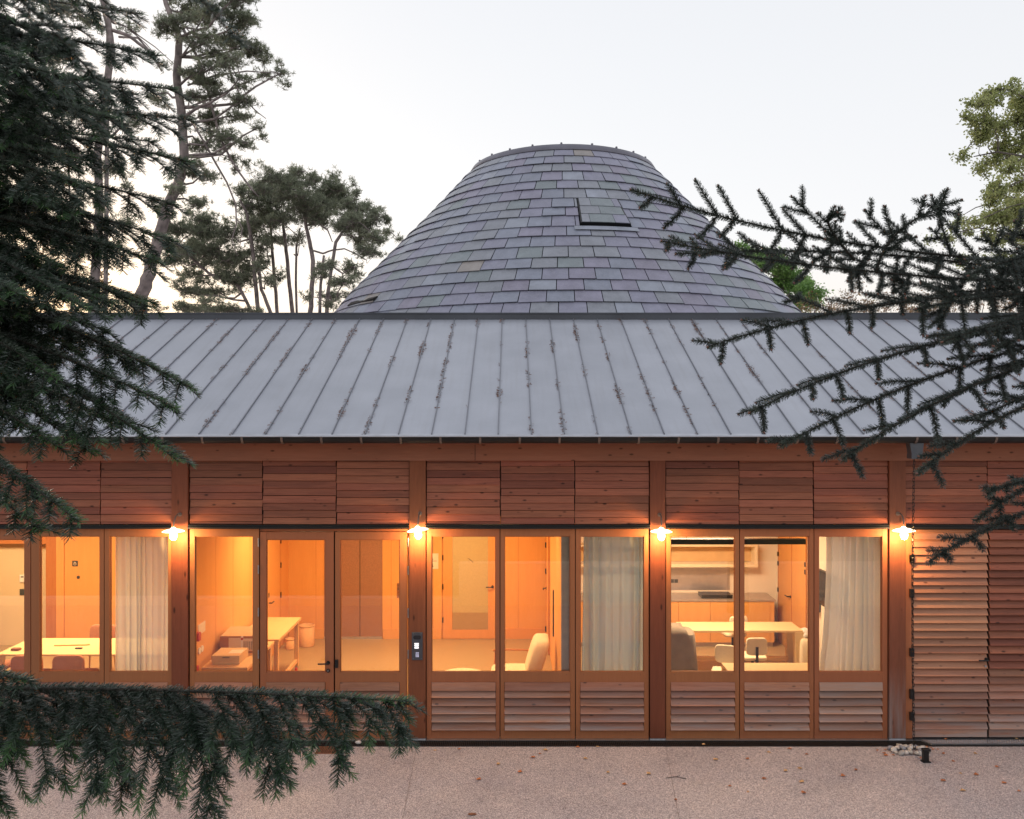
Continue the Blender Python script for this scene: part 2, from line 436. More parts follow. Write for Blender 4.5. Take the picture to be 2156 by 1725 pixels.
# ------------------------------------------------------------------ mesh helpers
class MB:
    def __init__(s):
        s.v, s.f, s.m = [], [], []
    def add(s, vs, fs, m=0):
        o = len(s.v)
        s.v += [tuple(v) for v in vs]
        s.f += [tuple(i + o for i in f) for f in fs]
        s.m += [m] * len(fs)
        return s
    def box(s, x0, x1, y0, y1, z0, z1, m=0):
        x0, x1 = min(x0, x1), max(x0, x1)
        y0, y1 = min(y0, y1), max(y0, y1)
        z0, z1 = min(z0, z1), max(z0, z1)
        v = [(x0, y0, z0), (x1, y0, z0), (x1, y1, z0), (x0, y1, z0), (x0, y0, z1), (x1, y0, z1), (x1, y1, z1), (x0, y1, z1)]
        return s.add(v, [(0, 3, 2, 1), (4, 5, 6, 7), (0, 1, 5, 4), (1, 2, 6, 5), (2, 3, 7, 6), (3, 0, 4, 7)], m)
    def bbox(s, x0, x1, y0, y1, z0, z1, c=0.01, m=0):
        """box with chamfered vertical edges and top"""
        x0, x1 = min(x0, x1), max(x0, x1)
        y0, y1 = min(y0, y1), max(y0, y1)
        def ring(e, z): return [(x0 + c + e, y0 + e, z), (x1 - c - e, y0 + e, z), (x1 - e, y0 + c + e, z), (x1 - e, y1 - c - e, z), (x1 - c - e, y1 - e, z), (x0 + c + e, y1 - e, z), (x0 + e, y1 - c - e, z), (x0 + e, y0 + c + e, z)]
        v = ring(c * .6, z0) + ring(0, z0 + c * .6) + ring(0, z1 - c * .6) + ring(c * .6, z1)
        f = [tuple(range(7, -1, -1)), tuple(range(24, 32))]
        for k in range(3):
            for i in range(8):
                j = (i + 1) % 8
                f.append((k * 8 + i, k * 8 + j, k * 8 + 8 + j, k * 8 + 8 + i))
        return s.add(v, f, m)
    def prism(s, poly, axis, a, b, m=0):
        """extrude a 2-D polygon along axis between a and b"""
        def mk(p, t):
            if axis == 'X': return (t, p[0], p[1])
            if axis == 'Y': return (p[0], t, p[1])
            return (p[0], p[1], t)
        n = len(poly)
        v = [mk(p, a) for p in poly] + [mk(p, b) for p in poly]
        f = [tuple(range(n)), tuple(range(2 * n - 1, n - 1, -1))] + [(i, i + n, (i + 1) % n + n, (i + 1) % n) for i in range(n)]
        return s.add(v, f, m)
    def tube(s, pts, rad, k=6, m=0, caps=True):
        pts = [Vector(p) for p in pts]
        if isinstance(rad, (int, float)): rad = [rad] * len(pts)
        v, prev = [], None
        for i, p in enumerate(pts):
            t = (pts[min(i + 1, len(pts) - 1)] - pts[max(i - 1, 0)])
            t = t.normalized() if t.length > 1e-9 else Vector((0, 0, 1))
            if prev is None:
                u = t.cross(Vector((0, 0, 1)))
                if u.length < 0.05: u = t.cross(Vector((1, 0, 0)))
            else:
                u = prev - t * prev.dot(t)
            u.normalize()
            prev = u
            w = t.cross(u)
            for j in range(k):
                a = 2 * math.pi * j / k
                v.append(p + (u * math.cos(a) + w * math.sin(a)) * rad[i])
        f = []
        for i in range(len(pts) - 1):
            for j in range(k):
                a, b = i * k + j, i * k + (j + 1) % k
                f.append((a, b, b + k, a + k))
        if caps:
            f.append(tuple(range(k - 1, -1, -1)))
            f.append(tuple(range((len(pts) - 1) * k, len(pts) * k)))
        return s.add(v, f, m)
    def lathe(s, prof, c, k=24, m=0, a0=0.0, a1=2 * math.pi, tilt=None):
        full = abs(a1 - a0 - 2 * math.pi) < 1e-6
        n = k if full else k + 1
        v = []
        for (r, z) in prof:
            for j in range(n):
                a = a0 + (a1 - a0) * j / k
                q = Vector((r * math.cos(a), r * math.sin(a), z))
                if tilt: q = tilt @ q
                v.append((c[0] + q.x, c[1] + q.y, c[2] + q.z))
        f = []
        for i in range(len(prof) - 1):
            for j in range(k):
                b = (j + 1) % n
                f.append((i * n + j, i * n + b, (i + 1) * n + b, (i + 1) * n + j))
        return s.add(v, f, m)
    def blob(s, c, r, seed=0, sub=1, rough=0.15, m=0, rot=0.0):
        t = (1 + 5 ** .5) / 2
        vs = [Vector(q).normalized() for q in ((-1, t, 0), (1, t, 0), (-1, -t, 0), (1, -t, 0), (0, -1, t), (0, 1, t), (0, -1, -t), (0, 1, -t), (t, 0, -1), (t, 0, 1), (-t, 0, -1), (-t, 0, 1))]
        fs = [(0, 11, 5), (0, 5, 1), (0, 1, 7), (0, 7, 10), (0, 10, 11), (1, 5, 9), (5, 11, 4), (11, 10, 2), (10, 7, 6), (7, 1, 8), (3, 9, 4), (3, 4, 2), (3, 2, 6), (3, 6, 8), (3, 8, 9), (4, 9, 5), (2, 4, 11), (6, 2, 10), (8, 6, 7), (9, 8, 1)]
        for _ in range(sub):
            nf, cache = [], {}
            def mid(a, b):
                k = (min(a, b), max(a, b))
                if k not in cache:
                    vs.append(((vs[a] + vs[b]) / 2).normalized())
                    cache[k] = len(vs) - 1
                return cache[k]
            for a, b, cc in fs:
                x, y, z = mid(a, b), mid(b, cc), mid(cc, a)
                nf += [(a, x, z), (b, y, x), (cc, z, y), (x, y, z)]
            fs = nf
        out = []
        rm = Matrix.Rotation(rot, 3, 'Z')
        for q in vs:
            d = 1 + rough * noise.noise(q * 1.3 + Vector((seed * 3.1, seed * 1.7, 0)))
            w = rm @ Vector((q.x * r[0] * d, q.y * r[1] * d, q.z * r[2] * d))
            out.append((c[0] + w.x, c[1] + w.y, c[2] + w.z))
        return s.add(out, fs, m)
    def mesh(s, name, mats, smooth=False):
        me = bpy.data.meshes.new(name)
        me.from_pydata(s.v, [], s.f)
        for m in (mats if isinstance(mats, (list, tuple)) else [mats]): me.materials.append(m)
        if any(s.m): me.polygons.foreach_set('material_index', s.m)
        if smooth: me.polygons.foreach_set('use_smooth', [True] * len(s.f))
        me.update()
        return me
    def build(s, name, mats, parent=None, smooth=False, **props):
        return link(name, s.mesh(name, mats, smooth), parent, **props)

def link(name, data, parent=None, loc=None, **props):
    o = bpy.data.objects.new(name, data)
    COL.objects.link(o)
    if parent is not None:
        o.parent = parent
        o.matrix_parent_inverse = Matrix.Translation(-Vector(parent.get('_at', (0, 0, 0))))
    if loc is not None: o.location = loc
    for k, v in props.items(): o[k] = v
    return o
def thing(name, label, cat, at=(0, 0, 0), group=None):
    o = bpy.data.objects.new(name, None)
    o.empty_display_size = 0.1
    COL.objects.link(o)
    o.location = at
    o['_at'] = tuple(at)
    o['label'], o['category'] = label, cat
    if group: o['group'] = group
    return o
def tag(o, label, cat, group=None):
    o['label'], o['category'] = label, cat
    if group: o['group'] = group
    return o
def dup(root, offset, label=None, rotz=0.0, group=None):
    r = root.copy()
    COL.objects.link(r)
    r.location = Vector(root.location) + Vector(offset)
    if rotz: r.rotation_euler = (0, 0, rotz)
    if label: r['label'] = label
    if group: r['group'] = group
    for ch in list(root.children):
        c = ch.copy()
        COL.objects.link(c)
        c.parent = r
        for g in list(ch.children):
            d = g.copy()
            COL.objects.link(d)
            d.parent = c
    return r
def geometry_only(*a): pass
# ------------------------------------------------------------------ ground
g = MB()
g.add([(-300, -120, 0), (300, -120, 0), (300, 400, 0), (-300, 400, 0)], [(0, 1, 2, 3)])
g.build('ground', M['ground'], kind='structure')
# the planted bank the photographer stands on, with its pale retaining wall facing the pavilion
mb = MB(); mb.box(-1.2, 30, -7.9, -7.6, -.05, .95); mb.box(-30, -1.2, -7.9, -7.6, -.05, .16)
tag(mb.build('retaining_wall', M['white_plaster']), 'pale retaining wall facing the pavilion, mirrored faintly in its windows', 'wall')
bv, bf = [], []
NX, NY = 90, 26
for j in range(NY + 1):
    for i in range(NX + 1):
        x = -45 + 90 * i / NX
        v = j / NY
        y = -7.91 - 30 * v ** 2
        edge = .94 if x > -1.2 else .15
        z = edge + (2.75 - edge) * min(1, (-7.91 - y) / 2.3) + .05 * noise.noise(Vector((x * .8, y, 0))) * min(1, (-7.91 - y))
        bv.append((x, y, z))
for j in range(NY):
    for i in range(NX):
        a = j * (NX + 1) + i
        bf.append((a, a + 1, a + NX + 2, a + NX + 1))
mb = MB(); mb.add(bv, bf); mb.build('grass_bank', plain('bank_grass', (0.06, 0.09, 0.035), 0.9, 0, 0.4, 6, bmp=0.5), None, True, kind='structure')
for (ax, ay), (bx, by) in (((fx(1396), -0.2), atz(1440, 1780, 0)), ((fx(881), -0.2), atz(848, 1725, 0))):
    j = MB()
    d = Vector((bx - ax, by - ay, 0)).normalized()
    w = Vector((-d.y, d.x, 0)) * 0.0025
    a, b = Vector((ax, ay, 0.004)), Vector((bx, by, 0.004)) + d * 3
    j.add([a - w, b - w, b + w, a + w], [(0, 1, 2, 3)])
    j.build('paving_joint', M['crust'], kind='structure')

# ------------------------------------------------------------------ the timber pavilion
B = thing('timber_pavilion', 'long low larch-clad pavilion with lit windows and a pale zinc roof', 'building', (0, 0, 0))
def part(mb, name, mats, parent=B, smooth=False, **k): return mb.build(name, mats, parent, smooth, **k)

XL, XR = -13.0, 13.0
ZT = fz(970)          # top of the posts
# concrete slab, interior floor, back and end walls
mb = MB(); mb.box(XL, XR, 0.09, 8.2, -0.3, 0.012); part(mb, 'floor_slab', M['floor_in'])
mb = MB(); mb.box(XL, XR, -0.018, 0.088, -0.05, 0.018); part(mb, 'threshold_strip', M['alu'])
mb = MB(); mb.box(XL, XR, 8.2, 8.35, 0, 4.1); mb.box(XL, XL + .15, 0.12, 8.2, 0, 3.9); mb.box(XR - .15, XR, 0.12, 8.2, 0, 3.9); part(mb, 'outer_wall', M['slat'])
mb = MB(); mb.box(XL + .16, XR - .16, 0.13, 8.19, 2.98, 3.02); part(mb, 'ceiling', M['ply'])
mb = MB(); mb.box(XL, XR, -0.03, 0.16, fz(970), fz(931)); part(mb, 'beam', M['beam'])
mb = MB(); mb.box(fx(1000), fx(1001), -0.0315, -0.028, fz(969.5), fz(934)); part(mb, 'beam_joint', M['dark'])

# posts
POSTX = [(-143, -109), (361, 395), (862, 896), (1369, 1401), (1873, 1907), (2257, 2291)]
for i, (a, b) in enumerate(POSTX):
    mb = MB()
    mb.box(fx(a), fx(b), 0.0, 0.17, 0.035, ZT, 0)
    mb.box(fx(a) - .001, fx(b) + .001, 0.002, 0.168, 0.0, 0.034, 1)
    o = part(mb, 'post', [M['post_grey'] if i == 4 else M['post'], M['steel']])
    if i == 4: o['label'] = 'post with grey weathered foot'

# dark lintel rail above the windows
for a, b in ((-109, 361), (395, 862), (896, 1369), (1401, 1873), (1907, 2257)):
    mb = MB()
    mb.box(fx(a) + .004, fx(b) - .004, -0.022, 0.12, fz(1113.5), fz(1109.3), 0)
    mb.box(fx(a) + .004, fx(b) - .004, 0.0, 0.12, fz(1109), fz(1105.5), 0)
    part(mb, 'lintel_rail', M['black'])

# slats
slat_cache = {}
def slat(parent, x0, x1, zc, hgt, tilt, proud, mat, y0, jit=0.003, thick=0.02):
    Ln = x1 - x0
    key = (round(Ln, 3), round(hgt, 3), round(tilt, 3), mat)
    if key not in slat_cache:
        m = MB()
        c, s = math.cos(tilt), math.sin(tilt)
        poly = []
        for (u, w) in ((-thick / 2, -hgt / 2), (thick / 2, -hgt / 2), (thick / 2, hgt / 2), (-thick / 2, hgt / 2)):
            poly.append((u * c + w * s, -u * s + w * c))
        m.prism(poly, 'X', 0, Ln)
        slat_cache[key] = m.mesh('slat', M[mat])
    o = bpy.data.objects.new('slat', slat_cache[key])
    COL.objects.link(o)
    o.parent = parent
    o.location = (x0 + rnd.uniform(-jit, jit), y0 + rnd.uniform(-jit, jit) * .6, zc + rnd.uniform(-jit, jit) * .5)
    o.rotation_euler = (0, rnd.uniform(-1, 1) * 0.0012, 0)
    return o

def upper_panel(a, b, mat='slat'):
    x0, x1 = fx(a) + .007, fx(b) - .007
    zb, zt = fz(1105), fz(970)
    mb = MB(); mb.box(fx(a) + .001, fx(b) - .001, 0.075, 0.10, zb + .001, zt)
    p = part(mb, 'cladding_panel', M['dark'])
    z = zb + 0.026 * rnd.random()
    pitch = 0.0985
    first = rnd.choice((0.35, 0.6, 0.9))
    zc = zb + pitch * first * .5
    slat(p, x0, x1, zb + pitch * first / 2, pitch * first - .004, 0.20, 0, mat, 0.040)
    z = zb + pitch * first
    while z < zt - .012:
        h = min(pitch, zt - z)
        slat(p, x0, x1, z + h / 2, h - 0.0065, 0.20, 0, mat, 0.040, 0.0045)
        z += pitch
UP = [(-109, -100.5), (-100, 54), (54, 209), (209, 361), (397, 551.5), (551.5, 707), (707, 862), (897, 1053.5), (1053.5, 1210.5), (1210.5, 1368),
      (1402, 1557.5), (1557.5, 1714.5), (1714.5, 1872), (1907, 2082), (2082, 2257)]
for a, b in UP[1:]: upper_panel(a, b)

# windows and doors: frame mesh, with pane, slats and fittings as sub-parts
YF, YB = 0.030, 0.10
def window(x0, x1, g0, g1, gt=1130, name='window', mat='slat_low', topy=1114, seam=True, bottom=1557.3):
    f = MB()
    e = .0055 if seam else 0.0
    X0, X1, G0, G1 = fx(x0) + e, fx(x1) - e, fx(g0), fx(g1)
    zt, zg, zgb, zm, zl, zb = fz(topy), fz(gt), fz(1417), fz(1438), fz(1541), fz(bottom)
    f.box(X0, G0, YF, YB, zb, zt)
    f.box(G1, X1, YF, YB, zb, zt)
    f.box(G0 + .0005, G1 - .0005, YF + .002, YB - .002, zg, zt)
    f.box(G0 + .0005, G1 - .0005, YF + .002, YB - .002, zm, zgb)
    f.box(G0 + .0005, G1 - .0005, YF + .004, YB - .002, zb, zl)
    f.box(G0 + .0005, G1 - .0005, YB - .022, YB - .004, zl + .0005, zm - .0005, 1)
    # glazing beads
    bw = 0.011
    f.box(G0 + .001, G0 + bw, YF + .022, YF + .036, zgb, zg)
    f.box(G1 - bw, G1 - .001, YF + .022, YF + .036, zgb, zg)
    f.box(G0 + bw, G1 - bw, YF + .022, YF + .036, zg - bw, zg)
    f.box(G0 + bw, G1 - bw, YF + .006, YF + .036, zgb, zgb + bw * .9)
    o = part(f, name, [M['frame'], M['dark']])
    p = MB(); p.box(G0 + .006, G1 - .006, YF + .038, YF + .044, zgb - .004, zg + .004)
    p.build('pane', M['glass'], o)
    n = 6
    pitch = (zm - zl) / n
    for i in range(n):
        top = i == n - 1
        slat(o, G0 + .004, G1 - .004, zl + pitch * (i + .5) - .002, pitch * 1.0 if top else pitch * 0.92, 0.12 if top else 0.58, 0, mat, YF + (-0.004 if top else .010), .0022)
    # dowel plugs
    d = MB()
    for X in (G0 + .05, G1 - .05):
        d.tube([(X, YF + .0035, zgb - .035), (X, YF + .001, zgb - .035)], .005, 6)
    d.build('screw_plug', M['ink'], o)
    return o
window(-100, 62, -86, 48, 1137)
window(62, 217, 80, 207)
window(217, 360, 228, 352)
window(397, 544.5, 408, 531)
d1 = window(545.5, 702.3, 559, 684, 1137, 'glazed_door', topy=1121)
d2 = window(703.8, 857, 715, 841, 1137, 'glazed_door', topy=1121)
window(897, 1052.7, 908, 1044)
window(1052.7, 1211.8, 1062, 1201)
window(1211.8, 1367.5, 1222, 1357)
window(1402.5, 1558.5, 1413, 1549, mat='slat_low')
window(1558.5, 1715.6, 1568, 1706, mat='slat_low')
w3 = window(1715.6, 1871.5, 1726, 1860, mat='slat_grey')
for q_ in (1052.7, 1211.8, 1558.5, 1715.6, 61, 217.3, 703.1, 545, 1369 - 1.2, 896.4, 360.5, 395.8, 1401.8, 1872.2):
    mb = MB(); mb.box(fx(q_) - .018, fx(q_) + .018, YB + .001, YB + .028, .02, fz(1114)); part(mb, 'light_leak_strip', M['black'])  # added black strips that stop room light leaking through the frame seams
# fixed head above the doors and jamb strips
mb = MB()
mb.box(fx(545.5), fx(857), YF + .012, YB, fz(1119.8), fz(1113.8))
mb.box(fx(858), fx(861.5), YF + .01, YB, fz(1557), fz(1113.8))
part(mb, 'door_head', M['frame'])
for k, (X, ys) in enumerate(((541.5, [(1134, 1152), (1191, 1209), (1281, 1299), (1370, 1388), (1500, 1518)]), (857.8, [(1134, 1152), (1193, 1211), (1282, 1302), (1370, 1388), (1517, 1534)]))):
    for a, b in ys:
        mb = MB(); mb.tube([(fx(X) + .008, YF - .004, fz(b)), (fx(X) + .008, YF - .004, fz(a))], .009, 8)
        mb.build('hinge', M['steel'], d1 if k == 0 else d2)
# lever handle, rose, lock and pull plate
def lever(parent, x, z, y, dx, m='black', sc=1.0, axis='X'):
    mb = MB()
    if axis == 'X':
        mb.tube([(x, y, z), (x, y - .012, z)], .026 * sc, 14)
        mb.tube([(x, y - .01, z), (x, y - .055, z), (x + dx * .02, y - .062, z), (x + dx * .125, y - .062, z)], .011 * sc, 8)
    else:
        mb.tube([(x, y, z), (x - .012, y, z)], .026 * sc, 14)
        mb.tube([(x - .01, y, z), (x - .055, y, z), (x - .062, y + dx * .02, z), (x - .062, y + dx * .125, z)], .011 * sc, 8)
    mb.build('lever_handle', M[m], parent)
lever(d1, fx(690), fz(1397), YF, -1)
mb = MB(); mb.tube([(fx(690), YF, fz(1413.5)), (fx(690), YF - .012, fz(1413.5))], .026, 14); mb.box(fx(690) - .004, fx(690) + .004, YF - .014, YF - .011, fz(1413.5) - .012, fz(1413.5) + .012, 1)
mb.build('lock', [M['black'], M['steel']], d1)
mb = MB(); mb.bbox(fx(704.8), fx(711.5), YF - .03, YF, fz(1407), fz(1390), .006); mb.build('pull_plate', M['black'], d2)

# louvred timber door and louvred panel at the right
ld_f = MB()
ld_f.box(fx(1908), fx(1921.5), .012, .11, .03, fz(1115))
ld_f.box(fx(1908), fx(2257), .09, .12, .03, fz(1114))
part(ld_f, 'louvre_frame', M['frame'])
def louvre(a, b, name):
    mb = MB(); mb.box(fx(a) + .004, fx(b) - .004, .07, .085, .03, fz(1116))
    o = part(mb, name, M['dark'])
    z, k = 0.045, 0
    top = fz(1117)
    while z < top - .02:
        h = min(.1015, top - z)
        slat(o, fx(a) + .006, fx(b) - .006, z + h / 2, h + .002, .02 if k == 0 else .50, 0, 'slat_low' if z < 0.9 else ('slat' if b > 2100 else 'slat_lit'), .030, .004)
        z += .1015
        k += 1
    return o
M['slat_lit'] = wood('larch_slat_lit', (0.47, 0.225, 0.135), (0.28, 0.115, 0.07), 'X', vary=0.2)  # lit copy of the larch slat, the light put into its colour
ld = louvre(1922, 2081.5, 'louvred_door')
lp = louvre(2084, 2256, 'louvred_panel')
lever(ld, fx(2077), fz(1389), .012, -1)
mb = MB(); mb.tube([(fx(2075), .01, fz(1403)), (fx(2075), -.004, fz(1403))], .013, 10); mb.build('lock', M['steel'], ld)
for a, b in ((1168, 1183), (1240, 1258), (1365, 1382), (1451, 1471), (1499, 1516), (1225 - 55, 1225 - 40)):
    mb = MB(); mb.bbox(fx(1915), fx(1923.5), -.03, .012, fz(b), fz(a), .004); mb.build('hinge', M['black'], ld)

# fill walls beyond the picture
mb = MB(); mb.box(XL, fx(-143), .03, .12, 0.02, ZT); mb.box(fx(2291), XR, .03, .12, .02, ZT); part(mb, 'end_wall', M['slat'])

# ------------------------------------------------------------------ zinc roof
YE, ZE, YR, ZR = -0.40, 4.100, 3.97, 6.063
sl = Vector((0, YR - YE, ZR - ZE)); SLEN = sl.length; sl.normalize()
nrm = Vector((0, -sl.z, sl.y))
def roofp(x, s, h=0.0):
    q = Vector((x, YE, ZE)) + sl * s + nrm * h
    return q
mb = MB()
poly = [(YE + .02, ZE - .03), (YR, ZR - .03), (YR + (YR - YE) - .02, ZE - .03), (YR + (YR - YE) - .02, ZE - .10), (YR, ZR - .14), (YE + .02, ZE - .10)]
mb.prism(poly, 'X', XL - .3, XR + .3)
roof = part(mb, 'roof', M['beam'])
mb = MB(); mb.prism([(YR, ZR - .026), (YR + (YR - YE), ZE - .02), (YR + (YR - YE), ZE - .028), (YR, ZR - .029)], 'X', XL - .3, XR + .3)
mb.build('rear_roof_sheet', M['zinc'], roof)
SP = 0.4286
x_seam0 = (1269.3 / 1.18738 - CX) / F * (D0 + YE)
k0 = -31
for k in range(k0, 32):
    # seam positions measured from the photograph: one seam runs 0.178 m left of the centre line
    x0 = -0.178 + k * SP
    x1 = x0 + SP
    if x1 > XR + .3 or x0 < XL - .3: continue
    mb = MB()
    nx, ns = 4, 14
    vs = []
    sd_ = rnd.random() * 50
    for j in range(ns + 1):
        for i in range(nx + 1):
            s = SLEN * j / ns
            x = x0 + .001 + (SP - .002) * i / nx
            w = noise.noise(Vector((x * 2.2 + sd_, s * 2.6, 0))) * .012 + noise.noise(Vector((x * 6, s * 7 + sd_, 3))) * .0030
            if i in (0, nx): w *= 0.15
            if j in (0, ns): w *= 0.3
            vs.append(roofp(x, s, w + .004))
    fs = []
    for j in range(ns):
        for i in range(nx):
            a = j * (nx + 1) + i
            fs.append((a, a + 1, a + nx + 2, a + nx + 1))
    mb.add(vs, fs)
    me = mb.mesh('roof_tray', M['zinc'], True)
    t = link('roof_tray', me, roof)
    # standing seam at the left side of the tray
    sm = MB()
    q = []
    for s in (0.0, SLEN):
        for (dx, h) in ((-.005, 0), (.005, 0), (.006, .024), (-.006, .024)):
            q.append(roofp(x0 + dx, s, h))
    sm.add(q, [(0, 1, 2, 3), (7, 6, 5, 4), (0, 4, 5, 1), (1, 5, 6, 2), (2, 6, 7, 3), (3, 7, 4, 0)])
    sm.build('standing_seam', M['seam'], roof)
mb = MB()
zr0, zr1 = ZR + .008, ZR + .105
mb.prism([(YR - .035, zr0 - .03), (YR - .035, zr1), (YR + .25, zr1), (YR + .25, zr0 - .03)], 'X', XL - .3, fx(0) * 0 + 2.0, 0)
mb.prism([(YR - .043, zr0 - .034), (YR - .043, zr1 + .008), (YR + .25, zr1 + .008), (YR + .25, zr0 - .03)], 'X', 2.0, XR + .3, 0)
mb.prism([(YR - .052, zr1 - .012), (YR - .052, zr1 + .010), (YR - .03, zr1 + .012), (YR - .03, zr1 - .012)], 'X', XL - .3, XR + .3, 0)
part(mb, 'ridge_cap', M['ridge'])
mb = MB(); mb.box(XL - .3, XR + .3, YR - .034, YR - .02, ZR - .045, ZR + .006); part(mb, 'ridge_gap', M['dark'])

# gutter: half-round channel, bead, brackets
gy, gz, gr = -0.475, 4.085, 0.088
mb = MB()
arc = [(gy + gr * math.cos(a), gz - gr * math.sin(a)) for a in [math.pi * i / 10 for i in range(11)]]
inn = [(gy + (gr - .003) * math.cos(a), gz - (gr - .003) * math.sin(a)) for a in [math.pi * i / 10 for i in range(10, -1, -1)]]
mb.prism(arc + inn, 'X', XL - .3, XR + .3)
mb2 = mb
gut = part(mb, 'gutter', M['gutter'])
mb = MB(); mb.tube([(XL - .3, gy - gr - .002, gz + .003), (XR + .3, gy - gr - .002, gz + .003)], .0085, 8); mb.build('gutter_bead', M['gutter_lip'], gut)
mb = MB(); mb.prism([(YE - .012, ZE + .006), (YE + .02, ZE + .016), (YE + .02, ZE - .02), (YE - .03, ZE - .022)], 'X', XL - .3, XR + .3); mb.build('drip_edge', M['gutter_lip'], gut)
for i in range(-22, 23):
    x = 0.10 + i * 0.5045
    if abs(x) > 12.8: continue
    mb = MB()
    a_ = [(gy + (gr + .004) * math.cos(a), gz - (gr + .004) * math.sin(a)) for a in [math.pi * t / 8 for t in range(9)]]
    b_ = [(p[0], p[1] + .0) for p in [(gy + (gr + .009) * math.cos(a), gz - (gr + .009) * math.sin(a)) for a in [math.pi * t / 8 for t in range(8, -1, -1)]]]
    mb.prism(a_ + b_, 'X', x - .014, x + .014)
    mb.build('gutter_bracket', M['bracket'], gut)
# fascia board behind the gutter and eave soffit
mb = MB(); mb.box(XL - .2, XR + .2, YE + .03, YE + .05, ZE - .11, ZE - .02); mb.prism([(YE + .05, ZE - .105), (-.03, ZE + .03), (-.03, ZE + .012), (YE + .05, ZE - .123)], 'X', XL - .2, XR + .2)
part(mb, 'eave_board', M['beam'])
# outlet box over the rain chain
cxn = 5.166
mb = MB()
mb.prism([(cxn - .095, 4.07), (cxn + .105, 4.07), (cxn + .075, 3.86), (cxn - .062, 3.86)], 'Y', -.50, -.38)
mb.box(cxn - .066, cxn + .080, -.505, -.375, 3.80, 3.861)
part(mb, 'gutter_outlet', [M['plate']])

# ------------------------------------------------------------------ litter of needles caught by the seams
lv, lf = [], []
for k in range(-22, 23):
    x0 = -0.178 + k * SP
    dens = 1.0 if abs(k) < 12 else 0.6
    s = 0.0
    while s < SLEN:
        c = noise.noise(Vector((k * 7.3, s * 1.1, 0))) + noise.noise(Vector((k * 3.1, s * 4.0, 5))) * .6
        top = s / SLEN
        c += 0.12 + 0.35 * max(0, top - .55)
        if c > 0.27 and rnd.random() < .8:
            for _ in range(int(1 + (c - .2) * 5 * dens)):
                a = rnd.uniform(0, math.pi)
                ln = rnd.uniform(.010, .028)
                ctr = roofp(x0 - .012 - abs(rnd.gauss(0, .010 + .028 * max(0, c - .5))), s + rnd.uniform(-.03, .03), .010 + rnd.random() * .012)
                if rnd.random() < .25: ctr.x = 2 * x0 - ctr.x
                u = (Vector((math.cos(a), 0, 0)) + sl * math.sin(a)) * ln
                w = (Vector((-math.sin(a), 0, 0)) + sl * math.cos(a)) * .0035 + nrm * rnd.uniform(-.004, .004)
                o_ = len(lv)
                lv += [ctr - u - w, ctr + u - w, ctr + u + w, ctr - u + w]
                lf.append((o_, o_ + 1, o_ + 2, o_ + 3))
        s += .026
mb = MB(); mb.add(lv, lf)
o = mb.build('needle_litter', M['litter'], None, kind='stuff')
o['label'] = 'brown fallen pine needles caught along the roof seams'; o['category'] = 'needles'

# ------------------------------------------------------------------ slate-clad cone tower
DC = 22.0
TX, TY = (1184 - CX) / F * DC, DC - D0
prof = []
for (y, w) in ((364, 189), (372, 199), (403, 229), (428, 254), (455, 281), (484, 309), (506, 333), (534, 362), (559, 388), (585.6, 416), (609, 441), (631, 463), (660.7, 487)):
    th = math.atan(w / F)
    prof.append((H - (y - CY) / F * (DC * math.cos(th) ** 2), DC * math.sin(th)))
# extend below the ridge
prof.append((prof[-1][0] - 0.9, prof[-1][1] + 0.80))
zs = [p[0] for p in prof][::-1]
rs = [p[1] for p in prof][::-1]
def Rz(z): return float(np.interp(z, zs, rs))
# smooth profile
zz = np.linspace(zs[0], zs[-1], 400)
rr_ = np.interp(zz, zs, rs)
ker = np.ones(31) / 31
pad = np.concatenate([rr_[0] - (np.arange(15, 0, -1)) * (rr_[1] - rr_[0]), rr_, rr_[-1] + np.arange(1, 16) * (rr_[-1] - rr_[-2])])
rr_ = np.convolve(pad, ker, 'valid')
def Rz(z): return float(np.interp(z, zz, rr_))
yy_front = np.array([CY - (z - H) * F / (DC - Rz(z)) for z in zz])
def z_of_front(y): return float(np.interp(-y, -yy_front[::1] if yy_front[0] < yy_front[-1] else -yy_front, zz))
rows_y = [314, 329.5, 345.5, 362, 381, 398.3, 418.4, 437.8, 455.8, 477.7, 498.3, 519.7, 543.4, 565.3, 589.9, 613, 637.5, 662]
rz = [z_of_front(y) for y in rows_y]
stepz = rz[-2] - rz[-1]
while rz[-1] - stepz > zs[0] + .05: rz.append(rz[-1] - stepz)
ZTOP = rz[0]
T = thing('slate_tower', 'truncated cone tower clad in violet grey slates behind the roof ridge', 'tower', (TX, TY, 0))
mb = MB()
core = [(Rz(z) - .05, z) for z in np.linspace(zs[0], ZTOP, 24)]
mb.lathe([(5.0, 3.3), (5.0, 4.6), (5.6, 4.8)] + core, (TX, TY, 0), 72)
mb.build('tower_core', M['dark'], T, True)
